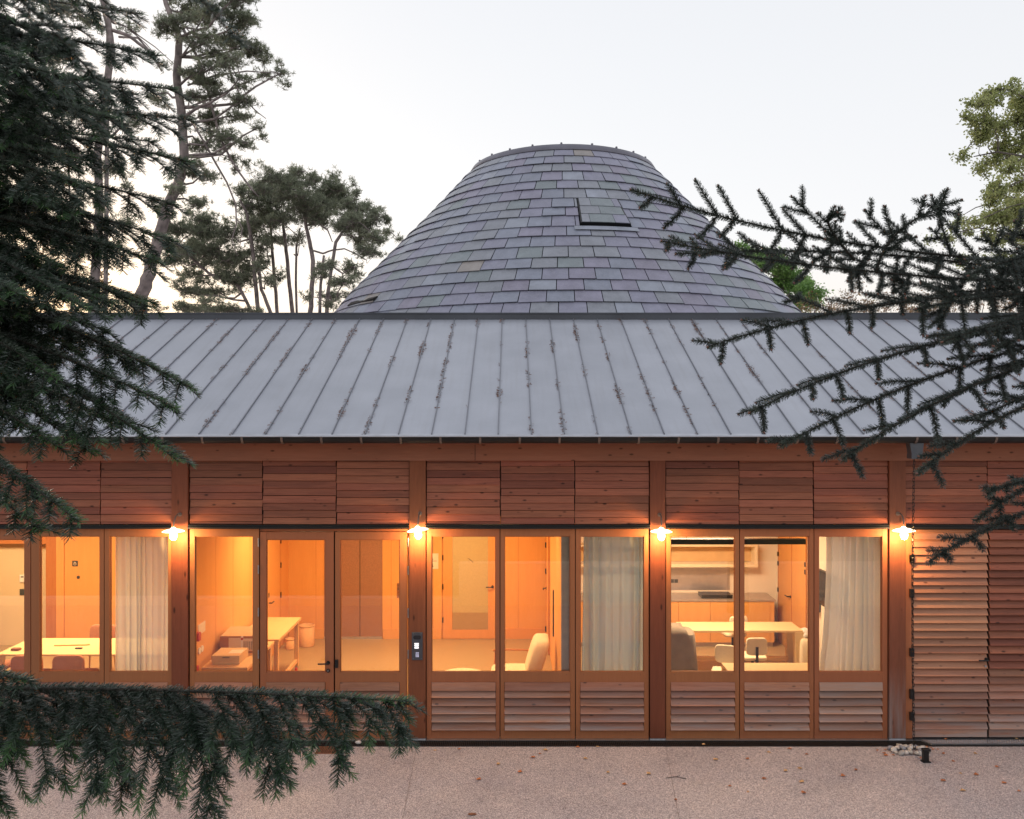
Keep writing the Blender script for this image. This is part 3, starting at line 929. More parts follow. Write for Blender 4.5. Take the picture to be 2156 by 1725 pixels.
# hatch window region on the cone (angle from the axis towards the eye)
HA0, HA1, HR0, HR1 = R(1.4), R(15.0), 6, 9
tiles = []
for i in range(len(rz) - 1):
    zt_, zb_ = rz[i], rz[i + 1]
    t = i / 17.0
    wd = 0.445 + 0.10 * min(1, t)
    rmid = Rz((zt_ + zb_) / 2)
    n = max(8, round(2 * math.pi * rmid / wd))
    off = rnd.random() * .3 + (0.5 if i % 2 else 0)
    for k in range(n):
        a0 = 2 * math.pi * (k + off) / n
        a1 = 2 * math.pi * (k + 1 + off) / n
        am = ((a0 + a1) / 2 + math.pi) % (2 * math.pi) - math.pi
        if HR0 <= i < HR1:
            # cut tiles at the hatch
            h0, h1 = HA0, HA1
            b0, b1 = am - (a1 - a0) / 2, am + (a1 - a0) / 2
            if b0 >= h0 - .004 and b1 <= h1 + .004: continue
            if b0 < h0 < b1: b1 = h0 - .003
            elif b0 < h1 < b1: b0 = h1 + .003
            if b1 - b0 < .01: continue
            tiles.append((i, b0, b1, abs(am)))
        else:
            tiles.append((i, am - (a1 - a0) / 2, am + (a1 - a0) / 2, abs(am)))
def cone_pt(a, z, h, r=None):
    rr = (Rz(z) if r is None else r) + h * .70
    return (TX + rr * math.sin(a), TY - rr * math.cos(a), z + h * .70)
def tile_geo(m, i, a0, a1, lift=0.0, mi=0):
    zt_, zb_ = rz[i] , rz[i + 1]
    g = .0085 / Rz(zb_)
    a0 += g; a1 -= g
    j0, j1 = rnd.uniform(-.006, .006), rnd.uniform(-.006, .006)
    hb, ht = .034 + rnd.uniform(-.005, .012), .008
    ns = 2
    v = []
    for q in range(ns + 1):
        u = q / ns
        a = a0 + (a1 - a0) * u
        jb = j0 + (j1 - j0) * u
        sag = -.002 if q == 1 else 0
        v += [cone_pt(a, zt_ + .012, ht + lift), cone_pt(a, zb_ + jb, hb + sag + lift), cone_pt(a, zb_ + jb, hb - .016 + lift), cone_pt(a, zt_ + .012, -.008 + lift)]
    f = []
    for q in range(ns):
        b = q * 4
        f += [(b + 0, b + 1, b + 5, b + 4), (b + 1, b + 2, b + 6, b + 5), (b + 2, b + 3, b + 7, b + 6)]
    e = ns * 4
    f += [(0, 3, 2, 1), (e, e + 1, e + 2, e + 3)]
    m.add(v, f, mi)
def pick():
    return rnd.choices(range(len(SLATES)), SLATE_W)[0]
# the 290 slates that show largest become parts of their own
def score(t):
    i, a0, a1, _ = t
    return math.cos((a0 + a1) / 2) * (1 + i * .02)
order = sorted(tiles, key=score, reverse=True)
vis = [t for t in order if t[0] < 17]
singles = vis[:284]
rest = vis[284:] + [t for t in order if t[0] >= 17]
for t in singles:
    m = MB()
    tile_geo(m, t[0], t[1], t[2])
    me = m.mesh('slate', SLATES[pick()])
    link('slate', me, T)
m = MB()
for t in rest: tile_geo(m, t[0], t[1], t[2], mi=pick())
m.build('slate_cladding', SLATES, T, kind='stuff')
# hatch: raised lid clad in its own slates with a dark gap beneath
m = MB()
zt_, zb_ = rz[HR0], rz[HR1]
na = 6
def hring(z, h, a0=HA0, a1=HA1): return [cone_pt(a0 + (a1 - a0) * q / na, z, h) for q in range(na + 1)]
v = hring(zt_ - .012, .020) + hring(zb_ + .03, .082) + hring(zb_ + .03, -.03) + hring(zt_ - .012, -.03)
f = []
for r_ in range(3):
    for q in range(na):
        a = r_ * (na + 1) + q
        f.append((a, a + 1, a + na + 2, a + na + 1))
n1 = na + 1
f += [(0, n1, 2 * n1, 3 * n1), (na, 3 * n1 + na, 2 * n1 + na, n1 + na)]
m.add(v, f)
hatch = m.build('roof_hatch', M['black'], T)
for i in range(HR0, HR1):
    cuts = [[0, .27, .83, 1], [0, .44, .98, 1], [0, .17, .69, 1]][i - HR0]
    for q in range(len(cuts) - 1):
        if cuts[q + 1] - cuts[q] < .06: continue
        a0 = HA0 + .006 + (HA1 - HA0 - .012) * cuts[q]
        a1 = HA0 + .006 + (HA1 - HA0 - .012) * cuts[q + 1]
        z0_, z1_ = rz[i], rz[i + 1]
        m = MB()
        vv = []
        for a in (a0 + .001, (a0 + a1) / 2, a1 - .001):
            for z, hh in ((z0_ - (.02 if i == HR0 else -.005), .036), (z1_ + (.035 if i == HR1 - 1 else 0), .048)):
                fr = (zt_ - z) / (zt_ - zb_)
                vv.append(cone_pt(a, z, hh + .052 * fr))
                vv.append(cone_pt(a, z, hh + .052 * fr - .014))
        m.add(vv, [(0, 2, 6, 4), (4, 6, 10, 8), (2, 3, 7, 6), (6, 7, 11, 10), (0, 1, 3, 2), (8, 10, 11, 9), (0, 4, 5, 1), (4, 8, 9, 5)])
        m.build('slate', SLATES[[2, 3, 0][q % 3]], hatch)
# lead apron under the hatch
m = MB()
v = hring(zb_ - .02, .046, HA0 - .03, HA1 + .03) + hring(zb_ - .12, .052, HA0 - .03, HA1 + .03)
m.add(v, [(q, q + n1, q + n1 + 1, q + 1) for q in range(na)])
m.build('flashing_apron', SLATES[5], hatch)
# second hatch seen edge-on at the left flank
m = MB()
a0, a1 = R(-58), R(-46)
z0_, z1_ = rz[15] + .02, rz[15] + .12
v = [cone_pt(a0, z0_, .06), cone_pt(a1, z0_, .10), cone_pt(a1, z1_, .05), cone_pt(a0, z1_, .04), cone_pt(a0, z0_, -.02), cone_pt(a1, z0_, -.02), cone_pt(a1, z1_, -.02), cone_pt(a0, z1_, -.02)]
m.add(v, [(0, 1, 2, 3), (0, 4, 5, 1), (1, 5, 6, 2), (2, 6, 7, 3), (3, 7, 4, 0)])
m.build('side_hatch', [M['dark']], T)
# metal rim and rooflight
m = MB()
rt = Rz(ZTOP)
m.lathe([(rt - .02, ZTOP - .03), (rt + .055, ZTOP - .03), (rt + .060, ZTOP - .01), (rt - .02, ZTOP + .12), (rt - .08, ZTOP + .145), (rt - .25, ZTOP + .15), (rt - .25, ZTOP - .05)], (TX, TY, 0), 96)
rim = m.build('metal_rim', M['rim'], T, True)
m = MB(); m.lathe([(rt - .02, ZTOP - .055), (rt + .05, ZTOP - .055), (rt + .05, ZTOP - .028), (rt - .02, ZTOP - .028)], (TX, TY, 0), 96); m.build('shadow_gap', M['dark'], rim, True)
m = MB(); m.lathe([(rt - .24, ZTOP + .10), (.001, ZTOP + .16)], (TX, TY, 0), 48); m.build('rooflight', M['tv'], rim, True)
for a in (-84, -66, -51, -36, -21, -4, 14, 30, 44, 58, 76, 100, 140, 180, 220):
    a = R(a)
    c = Vector((TX + (rt - .06) * math.sin(a), TY - (rt - .06) * math.cos(a), ZTOP + .135))
    m = MB(); m.box(c.x - .025, c.x + .025, c.y - .02, c.y + .02, c.z - .01, c.z + .03); m.tube([c + Vector((-.015, 0, .02)), c + Vector((0, 0, .045)), c + Vector((.015, 0, .02))], .006, 5)
    m.build('rim_clip', M['rim'], rim)
# ------------------------------------------------------------------ interior walls, doors and floors (parts of the pavilion)
YBK = 16.2 - D0           # back wall of the middle and right rooms
def wall(name, x0, x1, y0, y1, z0, z1, m):
    mb = MB(); mb.box(x0, x1, y0, y1, z0, z1); return part(mb, name, M[m])
# middle room
wl = wall('partition_wall', -4.46, -4.31, .13, YBK, .013, 2.97, 'ply')
bk = wall('back_wall', -4.31, .68, YBK, YBK + .1, .013, 2.97, 'ply')
wr = wall('partition_wall', .68, .80, .13, YBK, .013, 2.97, 'ply')
def line(parent, x0, x1, y0, y1, z0, z1, m='dark', name='panel_joint'):
    mb = MB(); mb.box(x0, x1, y0, y1, z0, z1); return mb.build(name, M[m], parent)
for X in (-3.78, -2.33, -1.52, -0.25, .12):
    line(bk, X - .003, X + .003, YBK - .002, YBK + .01, .1, 2.9, 'ply_dark')
for Y in (1.0, 1.75, 2.6, 4.45):
    line(wl, -4.311, -4.3085, Y - .003, Y + .003, .1, 2.9, 'ply_dark')
for X0, X1 in ((-4.3, -3.62), (-2.48, -1.36), (-.27, .67)):
    mb = MB(); mb.box(X0, X1, YBK - .022, YBK - .0005, .013, .21); mb.build('skirting', M['ply'], bk)
# lift doors of dark bronze board in the back wall
mb = MB(); mb.box(-3.62, -2.50, YBK - .012, YBK - .001, .03, 2.4); ldr = part(mb, 'lift_door', M['chip'])
line(ldr, -2.935, -2.925, YBK - .016, YBK - .011, .03, 2.4)
mb = MB(); mb.box(-3.62, -2.50, YBK - .03, YBK - .001, .013, .055); mb.build('door_sill', M['alu'], ldr)
# door with glazed leaf in the back wall
mb = MB()
xa, xb, zd = -1.33, -.30, 2.35
mb.box(xa, -1.15, YBK - .035, YBK - .001, .02, zd); mb.box(-.46, xb, YBK - .035, YBK - .001, .02, zd); mb.box(-1.15, -.46, YBK - .034, YBK - .001, .02, .19); mb.box(-1.15, -.46, YBK - .034, YBK - .001, 2.15, zd)
idr = part(mb, 'interior_door', M['ply'])
mb = MB(); mb.box(-1.149, -.461, YBK - .022, YBK - .016, .191, 2.149, 0); mb.build('door_glass', plain('frosted_glass', (0.52, 0.40, 0.20), 0.4, 0, 0.08, 40), idr)
mb = MB(); mb.box(-1.148, -.462, YBK - .0245, YBK - .0225, .192, .52, 0); mb.build('glass_lower_band', plain('frosted_glass_low', (0.40, 0.26, 0.12), 0.4, 0, 0.08, 40), idr)
mb = MB()
for i in range(4):
    mb.box(-.85 + i * .024, -.822 + i * .024, YBK - .025, YBK - .0225, 1.555 - i * .02, 1.563 - i * .02)
    mb.box(-.828 + i * .024, -.82 + i * .024, YBK - .025, YBK - .0225, 1.541 - i * .02, 1.563 - i * .02)
mb.build('stair_pictogram', M['ink'], idr)
lever(idr, -.375, 1.02, YBK - .035, -1)
for z in (.38, 1.02, 1.58, 2.0):
    mb = MB(); mb.box(xa - .012, xa + .01, YBK - .05, YBK - .03, z - .05, z + .05); mb.build('hinge', M['black'], idr)
line(bk, xa - .02, xa - .012, YBK - .012, YBK + .01, .02, 2.4, 'ply_dark')
# door in the left partition and door in the right partition
mb = MB(); mb.box(-4.309, -4.285, 14.70 - D0, 15.52 - D0, .02, 2.25); sdr = part(mb, 'interior_door', M['ply'])
for q in (14.70, 15.52): line(sdr, -4.30, -4.281, q - D0 - .006, q - D0 + .006, .02, 2.26, 'ply_dark', 'door_edge')
for z in (.35, 1.0, 1.55, 2.0):
    mb = MB(); mb.box(-4.286, -4.27, 15.54 - D0, 15.57 - D0, z - .05, z + .05); mb.build('hinge', M['black'], sdr)
mb = MB(); mb.tube([(-4.28, 14.8 - D0, 1.02), (-4.23, 14.8 - D0, 1.02), (-4.23, 14.92 - D0, 1.02)], .011, 8); mb.box(-4.286, -4.278, 14.78 - D0, 14.82 - D0, 1.12, 1.2); mb.build('lever_handle', M['black'], sdr)
mb = MB(); mb.box(.655, .679, 15.1 - D0, 16.1 - D0, .02, 2.3); rdr = part(mb, 'interior_door', M['ply'])
for q in (15.1, 16.1): line(rdr, .65, .67, q - D0 - .006, q - D0 + .006, .02, 2.31, 'ply_dark', 'door_edge')
for z in (.25, 1.35, 1.85):
    mb = MB(); mb.box(.63, .655, 15.98 - D0, 16.02 - D0, z - .05, z + .05); mb.build('hinge', M['black'], rdr)
lever(rdr, .655, 1.03, 15.98 - D0, -1, axis='Y')
mb = MB(); mb.box(.66, .679, 13.6 - D0, 13.66 - D0, .75, 1.5); mb.build('door_edge_seal', M['black'], rdr)
# end face of the partition seen through the glass
mb = MB(); mb.box(.665, .815, .112, .129, .013, 2.97); mb.build('wall_end', M['counter'], wr)
# right room
bk2 = wall('back_wall', .80, 5.15, YBK, YBK + .1, .013, 2.97, 'white_plaster')
wr2 = wall('side_wall', 5.10, 5.2, .13, YBK, .013, 2.97, 'white_plaster')
mb = MB(); mb.box(5.075, 5.099, 14.5 - D0, 16.0 - D0, .02, 2.35); cdr = part(mb, 'cupboard_door', M['ply'])
for q in (14.5, 15.24, 16.0): line(cdr, 5.068, 5.09, q - D0 - .006, q - D0 + .006, .02, 2.36, 'ply_dark', 'door_edge')
for q, zz_ in ((16.0, (1.5, 1.68, 1.0)), (14.52, (1.75, 1.62))):
    for z in zz_:
        mb = MB(); mb.box(5.055, 5.076, q - D0 - .02, q - D0 + .02, z - .04, z + .04); mb.build('hinge', M['black'], cdr)
lever(cdr, 5.075, 1.02, 15.30 - D0, 1, axis='Y')
mb = MB(); mb.box(5.07, 5.099, .6, 2.3, .55, .78); mb.build('cable_tray', M['plaster'], wr2)
# left room
YBA = 15.5 - D0
xw, _ = (118 - CX) / F * 15.5, 0
bk3 = wall('back_wall', XL + .2, xw, YBA + .25, YBA + .35, .013, 2.97, 'plaster')
bk4 = wall('panel_wall', xw, -4.46, YBA, YBA + .1, .013, 2.97, 'ply')
mb = MB(); mb.box(xw - .2, xw - .002, YBA + .02, YBA + .24, .013, 2.96); mb.build('wall_stud', M['ply_dark'], bk4)
mb = MB(); mb.box(XL + .2, xw - .2, YBA + .02, YBA + .24, 1.95, 2.1); mb.build('door_header', M['ply_dark'], bk3)
mb = MB(); mb.box(xw + .15 , xw + .155, YBA - .01, YBA + .01, .1, 2.9); mb.build('panel_joint', M['ply_dark'], bk4)
qx, qz = P(157, 1187, 15.48).x, P(157, 1187, 15.48).z
mb = MB(); mb.box(qx - .052, qx + .052, YBA - .006, YBA - .001, qz - .052, qz + .052, 0)
sg = mb.build('lift_sign', M['plate'], bk4)
mb = MB()
mb.lathe([(.018, 0), (.022, .001)], (0, 0, 0), 12)
ring = MB()
for z0_, rr0 in ((-.008, .026), (.016, .012)):
    pts = [(qx + rr0 * math.cos(a), YBA - .009, qz + z0_ + rr0 * math.sin(a)) for a in [2 * math.pi * i / 12 for i in range(13)]]
    ring.tube(pts, .003, 4)
ring.box(qx - .012, qx + .012, YBA - .011, YBA - .007, qz - .012, qz - .006)
ring.build('pictogram', M['paper'], bk4)
mb = MB(); c = P(164, 1216, 15.48); mb.tube([(c.x, YBA, c.z), (c.x, YBA - .008, c.z)], .03, 14); mb.build('door_stud', M['plate'], bk4)
th = P(45, 1219, 15.7)
mb = MB(); mb.box(th.x - .05, th.x + .06, YBA + .225, YBA + .249, th.z - .07, th.z + .07); mb.build('thermostat', M['white'], bk3)
mb = MB(); mb.box(th.x - .02, th.x + .025, YBA + .222, YBA + .2245, th.z + .02, th.z + .04); mb.box(th.x - .05, th.x + .06, YBA + .23, YBA + .249, th.z - .31, th.z - .20); mb.build('wall_switch', M['plate'], bk3)

# wall fittings in the middle room
def wall_disc(parent, y, z, r, m, name='wall_socket'):
    mb = MB(); mb.tube([(-4.309, y, z), (-4.295, y, z)], r, 16); mb.build(name, M[m], parent)
for px_, py_ in ((420.5, 1370.5), (426, 1366)):
    D_ = -4.3 / ((px_ - CX) / F)
    wall_disc(wl, D_ - D0, H - (py_ - CY) / F * D_, .045, 'white')
D_ = -4.3 / ((414.5 - CX) / F)
y_, z_ = D_ - D0, H - (1341 - CY) / F * D_
mb = MB(); mb.box(-4.309, -4.26, y_ - .04, y_ + .05, z_ - .055, z_ + .055); mb.build('alarm_call_point', M['red'], wl)
mb = MB(); mb.box(-4.309, -4.30, y_ + .06, y_ + .32, z_ + .0, z_ + .14); mb.build('wall_notice', M['paper'], wl)
mb = MB(); mb.box(-4.309, -4.29, y_ - .02, y_ + .05, z_ - .50, z_ - .40); mb.build('wall_plate', M['red'], wl)

# ------------------------------------------------------------------ notices, intercom
def wthing(mb, name, mats, label, cat, group=None, smooth=False):
    o = mb.build(name, mats, None, smooth)
    return tag(o, label, cat, group)
# paper direction sign behind the first pane of the middle bay
sx0, sx1, sz0, sz1 = P(909, 0, 16.15).x, P(922.5, 0, 16.15).x, P(0, 1199, 16.15).z, P(0, 1166.5, 16.15).z
t = thing('direction_sign', 'cream paper notice with down arrow left of the glazed inner door', 'sign', (sx0, YBK, sz0))
mb = MB(); mb.box(sx0 - .06, sx1, YBK - .006, YBK - .001, sz0, sz1); mb.build('sheet', M['paper'], t)
mb = MB()
yq = YBK - .0075
w_ = sx1 - sx0
for r_, n_, z0_ in ((0, 4, .60), (1, 7, .48)):
    for k in range(n_):
        mb.box(sx0 - .05 + k * .021, sx0 - .05 + k * .021 + .012, yq, yq + .001, sz0 + z0_ * (sz1 - sz0), sz0 + (z0_ + .06) * (sz1 - sz0))
mb.box(sx0 + w_ * .12, sx0 + w_ * .18, yq, yq + .001, sz0 + .14 * (sz1 - sz0), sz0 + .36 * (sz1 - sz0))
mb.add([(sx0 + w_ * .02, yq, sz0 + .19 * (sz1 - sz0)), (sx0 + w_ * .28, yq, sz0 + .19 * (sz1 - sz0)), (sx0 + w_ * .15, yq, sz0 + .09 * (sz1 - sz0))], [(0, 1, 2)])
mb.box(sx0 + w_ * .72, sx0 + w_ * .88, yq, yq + .001, sz0 + .905 * (sz1 - sz0), sz0 + .915 * (sz1 - sz0))
mb.box(sx0 + w_ * .79, sx0 + w_ * .81, yq, yq + .001, sz0 + .885 * (sz1 - sz0), sz0 + .935 * (sz1 - sz0))
mb.build('print', M['ink'], t)
# keybox panel on the back wall by the lift
c0 = P(837.5, 1246, 16.1)
t = thing('lift_call_panel', 'small brass call panel on the wall right of the lift doors', 'call panel', (c0.x, YBK, c0.z))
mb = MB(); mb.box(c0.x - .03, c0.x + .025, YBK - .012, YBK - .001, c0.z - .14, c0.z + .14); mb.build('plate', M['rust'], t)
mb = MB(); mb.tube([(c0.x, YBK - .02, c0.z + .055), (c0.x, YBK - .011, c0.z + .055)], .012, 8); mb.tube([(c0.x, YBK - .02, c0.z + .02), (c0.x, YBK - .011, c0.z + .02)], .012, 8); mb.build('button', M['ink'], t)
# intercom on the post beside the entrance door
ix0, ix1, iz0, iz1 = fx(867.3), fx(890), fz(1389.5), fz(1331)
t = thing('intercom_panel', 'grey metal door intercom with lit name labels on the entrance post', 'intercom', (ix0, 0, iz0))
mb = MB(); mb.bbox(ix0, ix1, -.016, -.001, iz0, iz1, .002); mb.build('plate', M['plate'], t)
W_, H_ = ix1 - ix0, iz1 - iz0
def ic(u, v): return ix0 + u * W_, iz1 - v * H_
mb = MB()
for u, r_ in ((.33, .018), (.5, .018), (.67, .018)): pass
cxa, cza = ic(.32, .18); cxb, czb = ic(.68, .18)
poly = [(cxb + .026 * math.cos(a), cza + .026 * math.sin(a)) for a in [math.pi * (i / 10 - .5) for i in range(11)]] + [(cxa + .026 * math.cos(a), cza + .026 * math.sin(a)) for a in [math.pi * (i / 10 + .5) for i in range(11)]]
mb.prism(poly, 'Y', -.022, -.0165); mb.build('camera_eye', M['tv'], t)
for v in (.41, .48, .555):
    a, b = ic(.25, v + .024), ic(.64, v - .024)
    mb = MB(); mb.box(a[0], b[0], -.0185, -.0165, a[1], b[1]); mb.build('name_label', M['glow_white'], t)
for r_ in range(4):
    for c_ in range(3):
        a = ic(.40 + .105 * c_, .735 + .046 * r_)
        mb = MB(); mb.box(a[0] - .0045, a[0] + .0045, -.0185, -.0165, a[1] - .0045, a[1] + .0045); mb.build('key', M['glow_blue'], t)
for u, v in ((.13, .05), (.87, .05), (.13, .95), (.87, .95)):
    a = ic(u, v)
    mb = MB(); mb.tube([(a[0], -.019, a[1]), (a[0], -.0155, a[1])], .004, 6); mb.build('screw', M['steel'], t)

# ------------------------------------------------------------------ wall lamps (lit)
def wall_lamp(px, py, tilt, label):
    D_ = D0 - .20
    c = P(px, py, D_)
    t = thing('wall_lamp', label, 'wall lamp', (c.x, 0, c.z), 'enamel lamps on the posts')
    tm = Matrix.Rotation(R(tilt), 3, 'Y')
    mb = MB()
    mb.tube([(c.x + .01, -.002, c.z + .20), (c.x + .01, -.015, c.z + .20)], .026, 16)
    mb.build('mount', M['bracket'], t)
    mb = MB()
    mb.tube([(c.x + .01, -.01, c.z + .20), (c.x + .01, -.07, c.z + .215), (c.x + .008, -.14, c.z + .19), (c.x + .004, -.19, c.z + .12), (c.x, -.20, c.z + .04)], .009, 8)
    mb.build('arm', M['bracket'], t, True)
    mb = MB()
    mb.lathe([(.022, .055), (.03, .045), (.04, .035), (.09, .024), (.136, .006), (.142, 0), (.136, .001), (.09, .017), (.035, .028)], (c.x, -.20, c.z), 32, tilt=tm)
    mb.build('shade', M['enamel'], t, True)
    mb = MB()
    mb.lathe([(.001, -.115), (.025, -.108), (.042, -.085), (.048, -.055), (.042, -.02), (.03, .02)], (c.x, -.20, c.z), 20, tilt=tm)
    mb.build('bulb', M['bulb'], t, True)
    ld_ = bpy.data.lights.new('lamp_light', 'POINT')
    ld_.energy = 38.0
    ld_.color = (1.0, 0.50, 0.16)
    ld_.shadow_soft_size = .05
    lo = bpy.data.objects.new('lamp_light', ld_)
    COL.objects.link(lo)
    lo.location = (c.x, -.20, c.z - .135)
    return t
wall_lamp(365, 1119.5, 0, 'lit enamel wall lamp on the post left of the entrance doors')
wall_lamp(879.5, 1117, -7, 'lit wall lamp with tilted shade on the post above the intercom')
wall_lamp(1392.5, 1120, 0, 'lit enamel wall lamp on the post between the two curtained bays')
wall_lamp(1903, 1118, -3, 'lit enamel wall lamp beside the rain chain and louvred door')

# ------------------------------------------------------------------ ceiling lamps inside
def ceiling_lamp(x, y, sx, sy, e, col, label):
    t = thing('ceiling_lamp', label, 'ceiling lamp', (x, y, 2.9), 'ceiling lamps inside the pavilion')
    mb = MB(); mb.box(x - sx / 2 - .02, x + sx / 2 + .02, y - sy / 2 - .02, y + sy / 2 + .02, 2.93, 2.979); mb.build('housing', M['white'], t)
    mb = MB(); mb.box(x - sx / 2, x + sx / 2, y - sy / 2, y + sy / 2, 2.915, 2.929); mb.build('diffuser', M['diffuser'], t)
    l = bpy.data.lights.new('room_light', 'AREA')
    l.shape = 'RECTANGLE'
    l.size, l.size_y = sx, sy
    l.energy = e
    l.color = col
    o = bpy.data.objects.new('room_light', l)
    COL.objects.link(o)
    o.location = (x, y, 2.90)
LW = (1.0, 0.64, 0.30)
ceiling_lamp(-3.2, 2.4, 1.0, .6, 92, LW, 'flat ceiling lamp over the benches in the middle room')
ceiling_lamp(-1.0, 3.2, 1.0, .6, 92, LW, 'flat ceiling lamp in front of the glazed inner door')
ceiling_lamp(-0.3, 1.2, .8, .5, 36, LW, 'flat ceiling lamp over the cream armchair')
ceiling_lamp(3.0, 2.6, 1.4, .7, 165, (1.0, 0.70, 0.42), 'flat ceiling lamp over the tables in the right room')
ceiling_lamp(-6.6, 2.2, 1.4, .7, 150, (1.0, 0.66, 0.32), 'flat ceiling lamp over the meeting table')
ceiling_lamp(-9.3, 2.6, 1.2, .6, 110, (1.0, 0.70, 0.38), 'added unseen lamp brightening the wall at the far left of the left room')  # extra lamp added out of sight to brighten the far left wall

# ------------------------------------------------------------------ furniture
def leg_box(t, x, y, z1, w=.05, m='bench', z0=.013, name='leg'):
    mb = MB(); mb.box(x - w / 2, x + w / 2, y - w / 2, y + w / 2, z0, z1); mb.build(name, M[m], t)
def bench(x0, x1, y0, y1, z, label, casters=False):
    t = thing('workbench', label, 'workbench', ((x0 + x1) / 2, (y0 + y1) / 2, .013))
    mb = MB(); mb.bbox(x0, x1, y0, y1, z - .045, z, .004); mb.build('top', M['bench'], t)
    zb = .11 if casters else .013
    for x in (x0 + .06, x1 - .06):
        for y in (y0 + .08, y1 - .08):
            leg_box(t, x, y, z - .046, .065, z0=zb)
            if casters:
                mb = MB(); mb.tube([(x - .014, y - .02, .055), (x + .014, y - .02, .055)], .042, 12); mb.box(x - .02, x + .02, y - .03, y + .02, .08, .109, 1); mb.build('caster', [M['red'], M['steel']], t)
    for x in (x0 + .06, x1 - .06):
        mb = MB(); mb.box(x - .02, x + .02, y0 + .115, y1 - .115, .17, .23); mb.build('stretcher', M['bench'], t)
    mb = MB(); mb.box(x0 + .1, x1 - .1, y1 - .1, y1 - .06, z - .13, z - .047); mb.build('apron', M['bench'], t)
    return t
bench(-4.26, -3.57, 12.86 - D0, 14.24 - D0, .91, 'long beech workbench on casters, farther of the two in the entrance room', True)
bench(-4.26, -3.63, 11.52 - D0, 12.83 - D0, .89, 'beech workbench with parcels, just inside the window left of the doors')
t = thing('parcel', 'flat closed carton near the front edge of the workbench', 'box', (-3.97, .65, .89))
mb = MB(); mb.box(-4.17, -3.785, .43, .83, .892, 1.012); mb.build('carton', [M['card']], t)
mb = MB(); mb.box(-3.98, -3.80, .55, .72, 1.0125, 1.0145); mb.build('label', M['paper'], t)
mb = MB(); mb.box(-4.02, -3.92, .4275, .4295, .982, .992); mb.build('print', M['ink'], t)
t = thing('parcel', 'large brown carton with paper shipping labels behind the flat carton', 'box', (-3.98, 1.2, .89))
mb = MB(); mb.box(-4.25, -3.70, .99, 1.50, .892, 1.13); mb.build('carton', [M['card_dark']], t)
mb = MB(); mb.box(-4.12, -3.94, .9865, .989, .90, 1.11); mb.build('shipping_label', M['paper'], t)
mb = MB(); mb.box(-3.91, -3.72, .9865, .989, .92, 1.10); mb.build('shipping_label', M['paper'], t)
mb = MB(); mb.box(-3.94, -3.91, .984, 1.0, .90, 1.131); mb.box(-3.94, -3.91, .99, 1.49, 1.1305, 1.132); mb.build('tape', M['white'], t)
mb = MB(); mb.tube([(-3.925, .983, 1.095), (-3.925, .9815, 1.095)], .018, 12); mb.build('sticker', M['red'], t)
mb = MB()
for k in range(6): mb.box(-3.90 + k * .028, -3.89 + k * .028, .9845, .986, .94, 1.06)
mb.build('barcode', M['ink'], t)
mb = MB(); mb.add([(-4.24, 1.0, 1.132), (-3.71, 1.0, 1.132), (-3.73, 1.3, 1.20), (-4.2, 1.32, 1.19)], [(0, 1, 2, 3)]); mb.build('flap', M['card'], t)

def bin_(x, y, r, h, label):
    t = thing('round_bin', label, 'bin', (x, y, .013))
    mb = MB(); mb.lathe([(.001, .013), (r * .96, .013), (r, .03), (r, h), (r - .014, h), (r - .014, .04), (.001, .04)], (x, y, 0), 28); mb.build('body', M['cork'], t, True)
    mb = MB(); mb.lathe([(r + .002, h - .022), (r + .008, h - .02), (r + .008, h), (r + .002, h + .004)], (x, y, 0), 28); mb.build('rim', M['bench'], t, True)
bin_(-3.84, 15.72 - D0, .142, .40, 'large round cork-coloured bin behind the workbench')
bin_(-4.09, 15.5 - D0, .085, .21, 'small round bin beside the larger bin')

# armchair
def lump(mb, x0, x1, y0, y1, z0, z1, k=.045):
    """soft cushion: rounded box by superellipsoid"""
    nu, nv = 20, 12
    cx_, cy_, cz_ = (x0 + x1) / 2, (y0 + y1) / 2, (z0 + z1) / 2
    a, b, c = (x1 - x0) / 2, (y1 - y0) / 2, (z1 - z0) / 2
    def sp(w, e): return math.copysign(abs(w) ** e, w)
    v = []
    for j in range(nv + 1):
        ph = -math.pi / 2 + math.pi * j / nv
        for i in range(nu):
            th_ = 2 * math.pi * i / nu
            v.append((cx_ + a * sp(math.cos(ph), .35) * sp(math.cos(th_), .35), cy_ + b * sp(math.cos(ph), .35) * sp(math.sin(th_), .35), cz_ + c * sp(math.sin(ph), .5)))
    f = []
    for j in range(nv):
        for i in range(nu):
            f.append((j * nu + i, j * nu + (i + 1) % nu, (j + 1) * nu + (i + 1) % nu, (j + 1) * nu + i))
    mb.add(v, f)
t = thing('armchair', 'cream armchair with wooden arms facing left in the middle room', 'armchair', (.1, 13.0 - D0, .013))
ay0, ay1 = 12.55 - D0, 13.35 - D0
mb = MB(); lump(mb, -.33, .36, ay0 + .08, ay1 - .06, .27, .44); mb.build('seat_cushion', M['cream'], t, True)
mb = MB()
lump(mb, .20, .46, ay0 + .09, ay1 - .07, .38, .93)
for i, v in enumerate(mb.v):
    mb.v[i] = (v[0] + (v[2] - .40) * .30 - .02, v[1], v[2])
mb.build('back_cushion', M['cream'], t, True)
for y in (ay0, ay1):
    h_ = .60 if y == ay1 else .40
    mb = MB(); mb.tube([(-.30, y, h_), (-.1, y, h_ + .015), (.2, y, h_ + .01), (.5, y, h_ - .02)], .017, 8); mb.build('armrest', M['ply_dark'], t, True)
    for x in (-.26, .45):
        mb = MB(); mb.tube([(x - .03, y, .013), (x, y, h_ - .01)], .017, 8); mb.build('leg', M['ply_dark'], t, True)
mb = MB(); mb.box(-.3, .46, ay0 + .01, ay0 + .05, .21, .27); mb.box(-.3, .46, ay1 - .05, ay1 - .01, .21, .27); mb.build('rail', M['bench'], t)
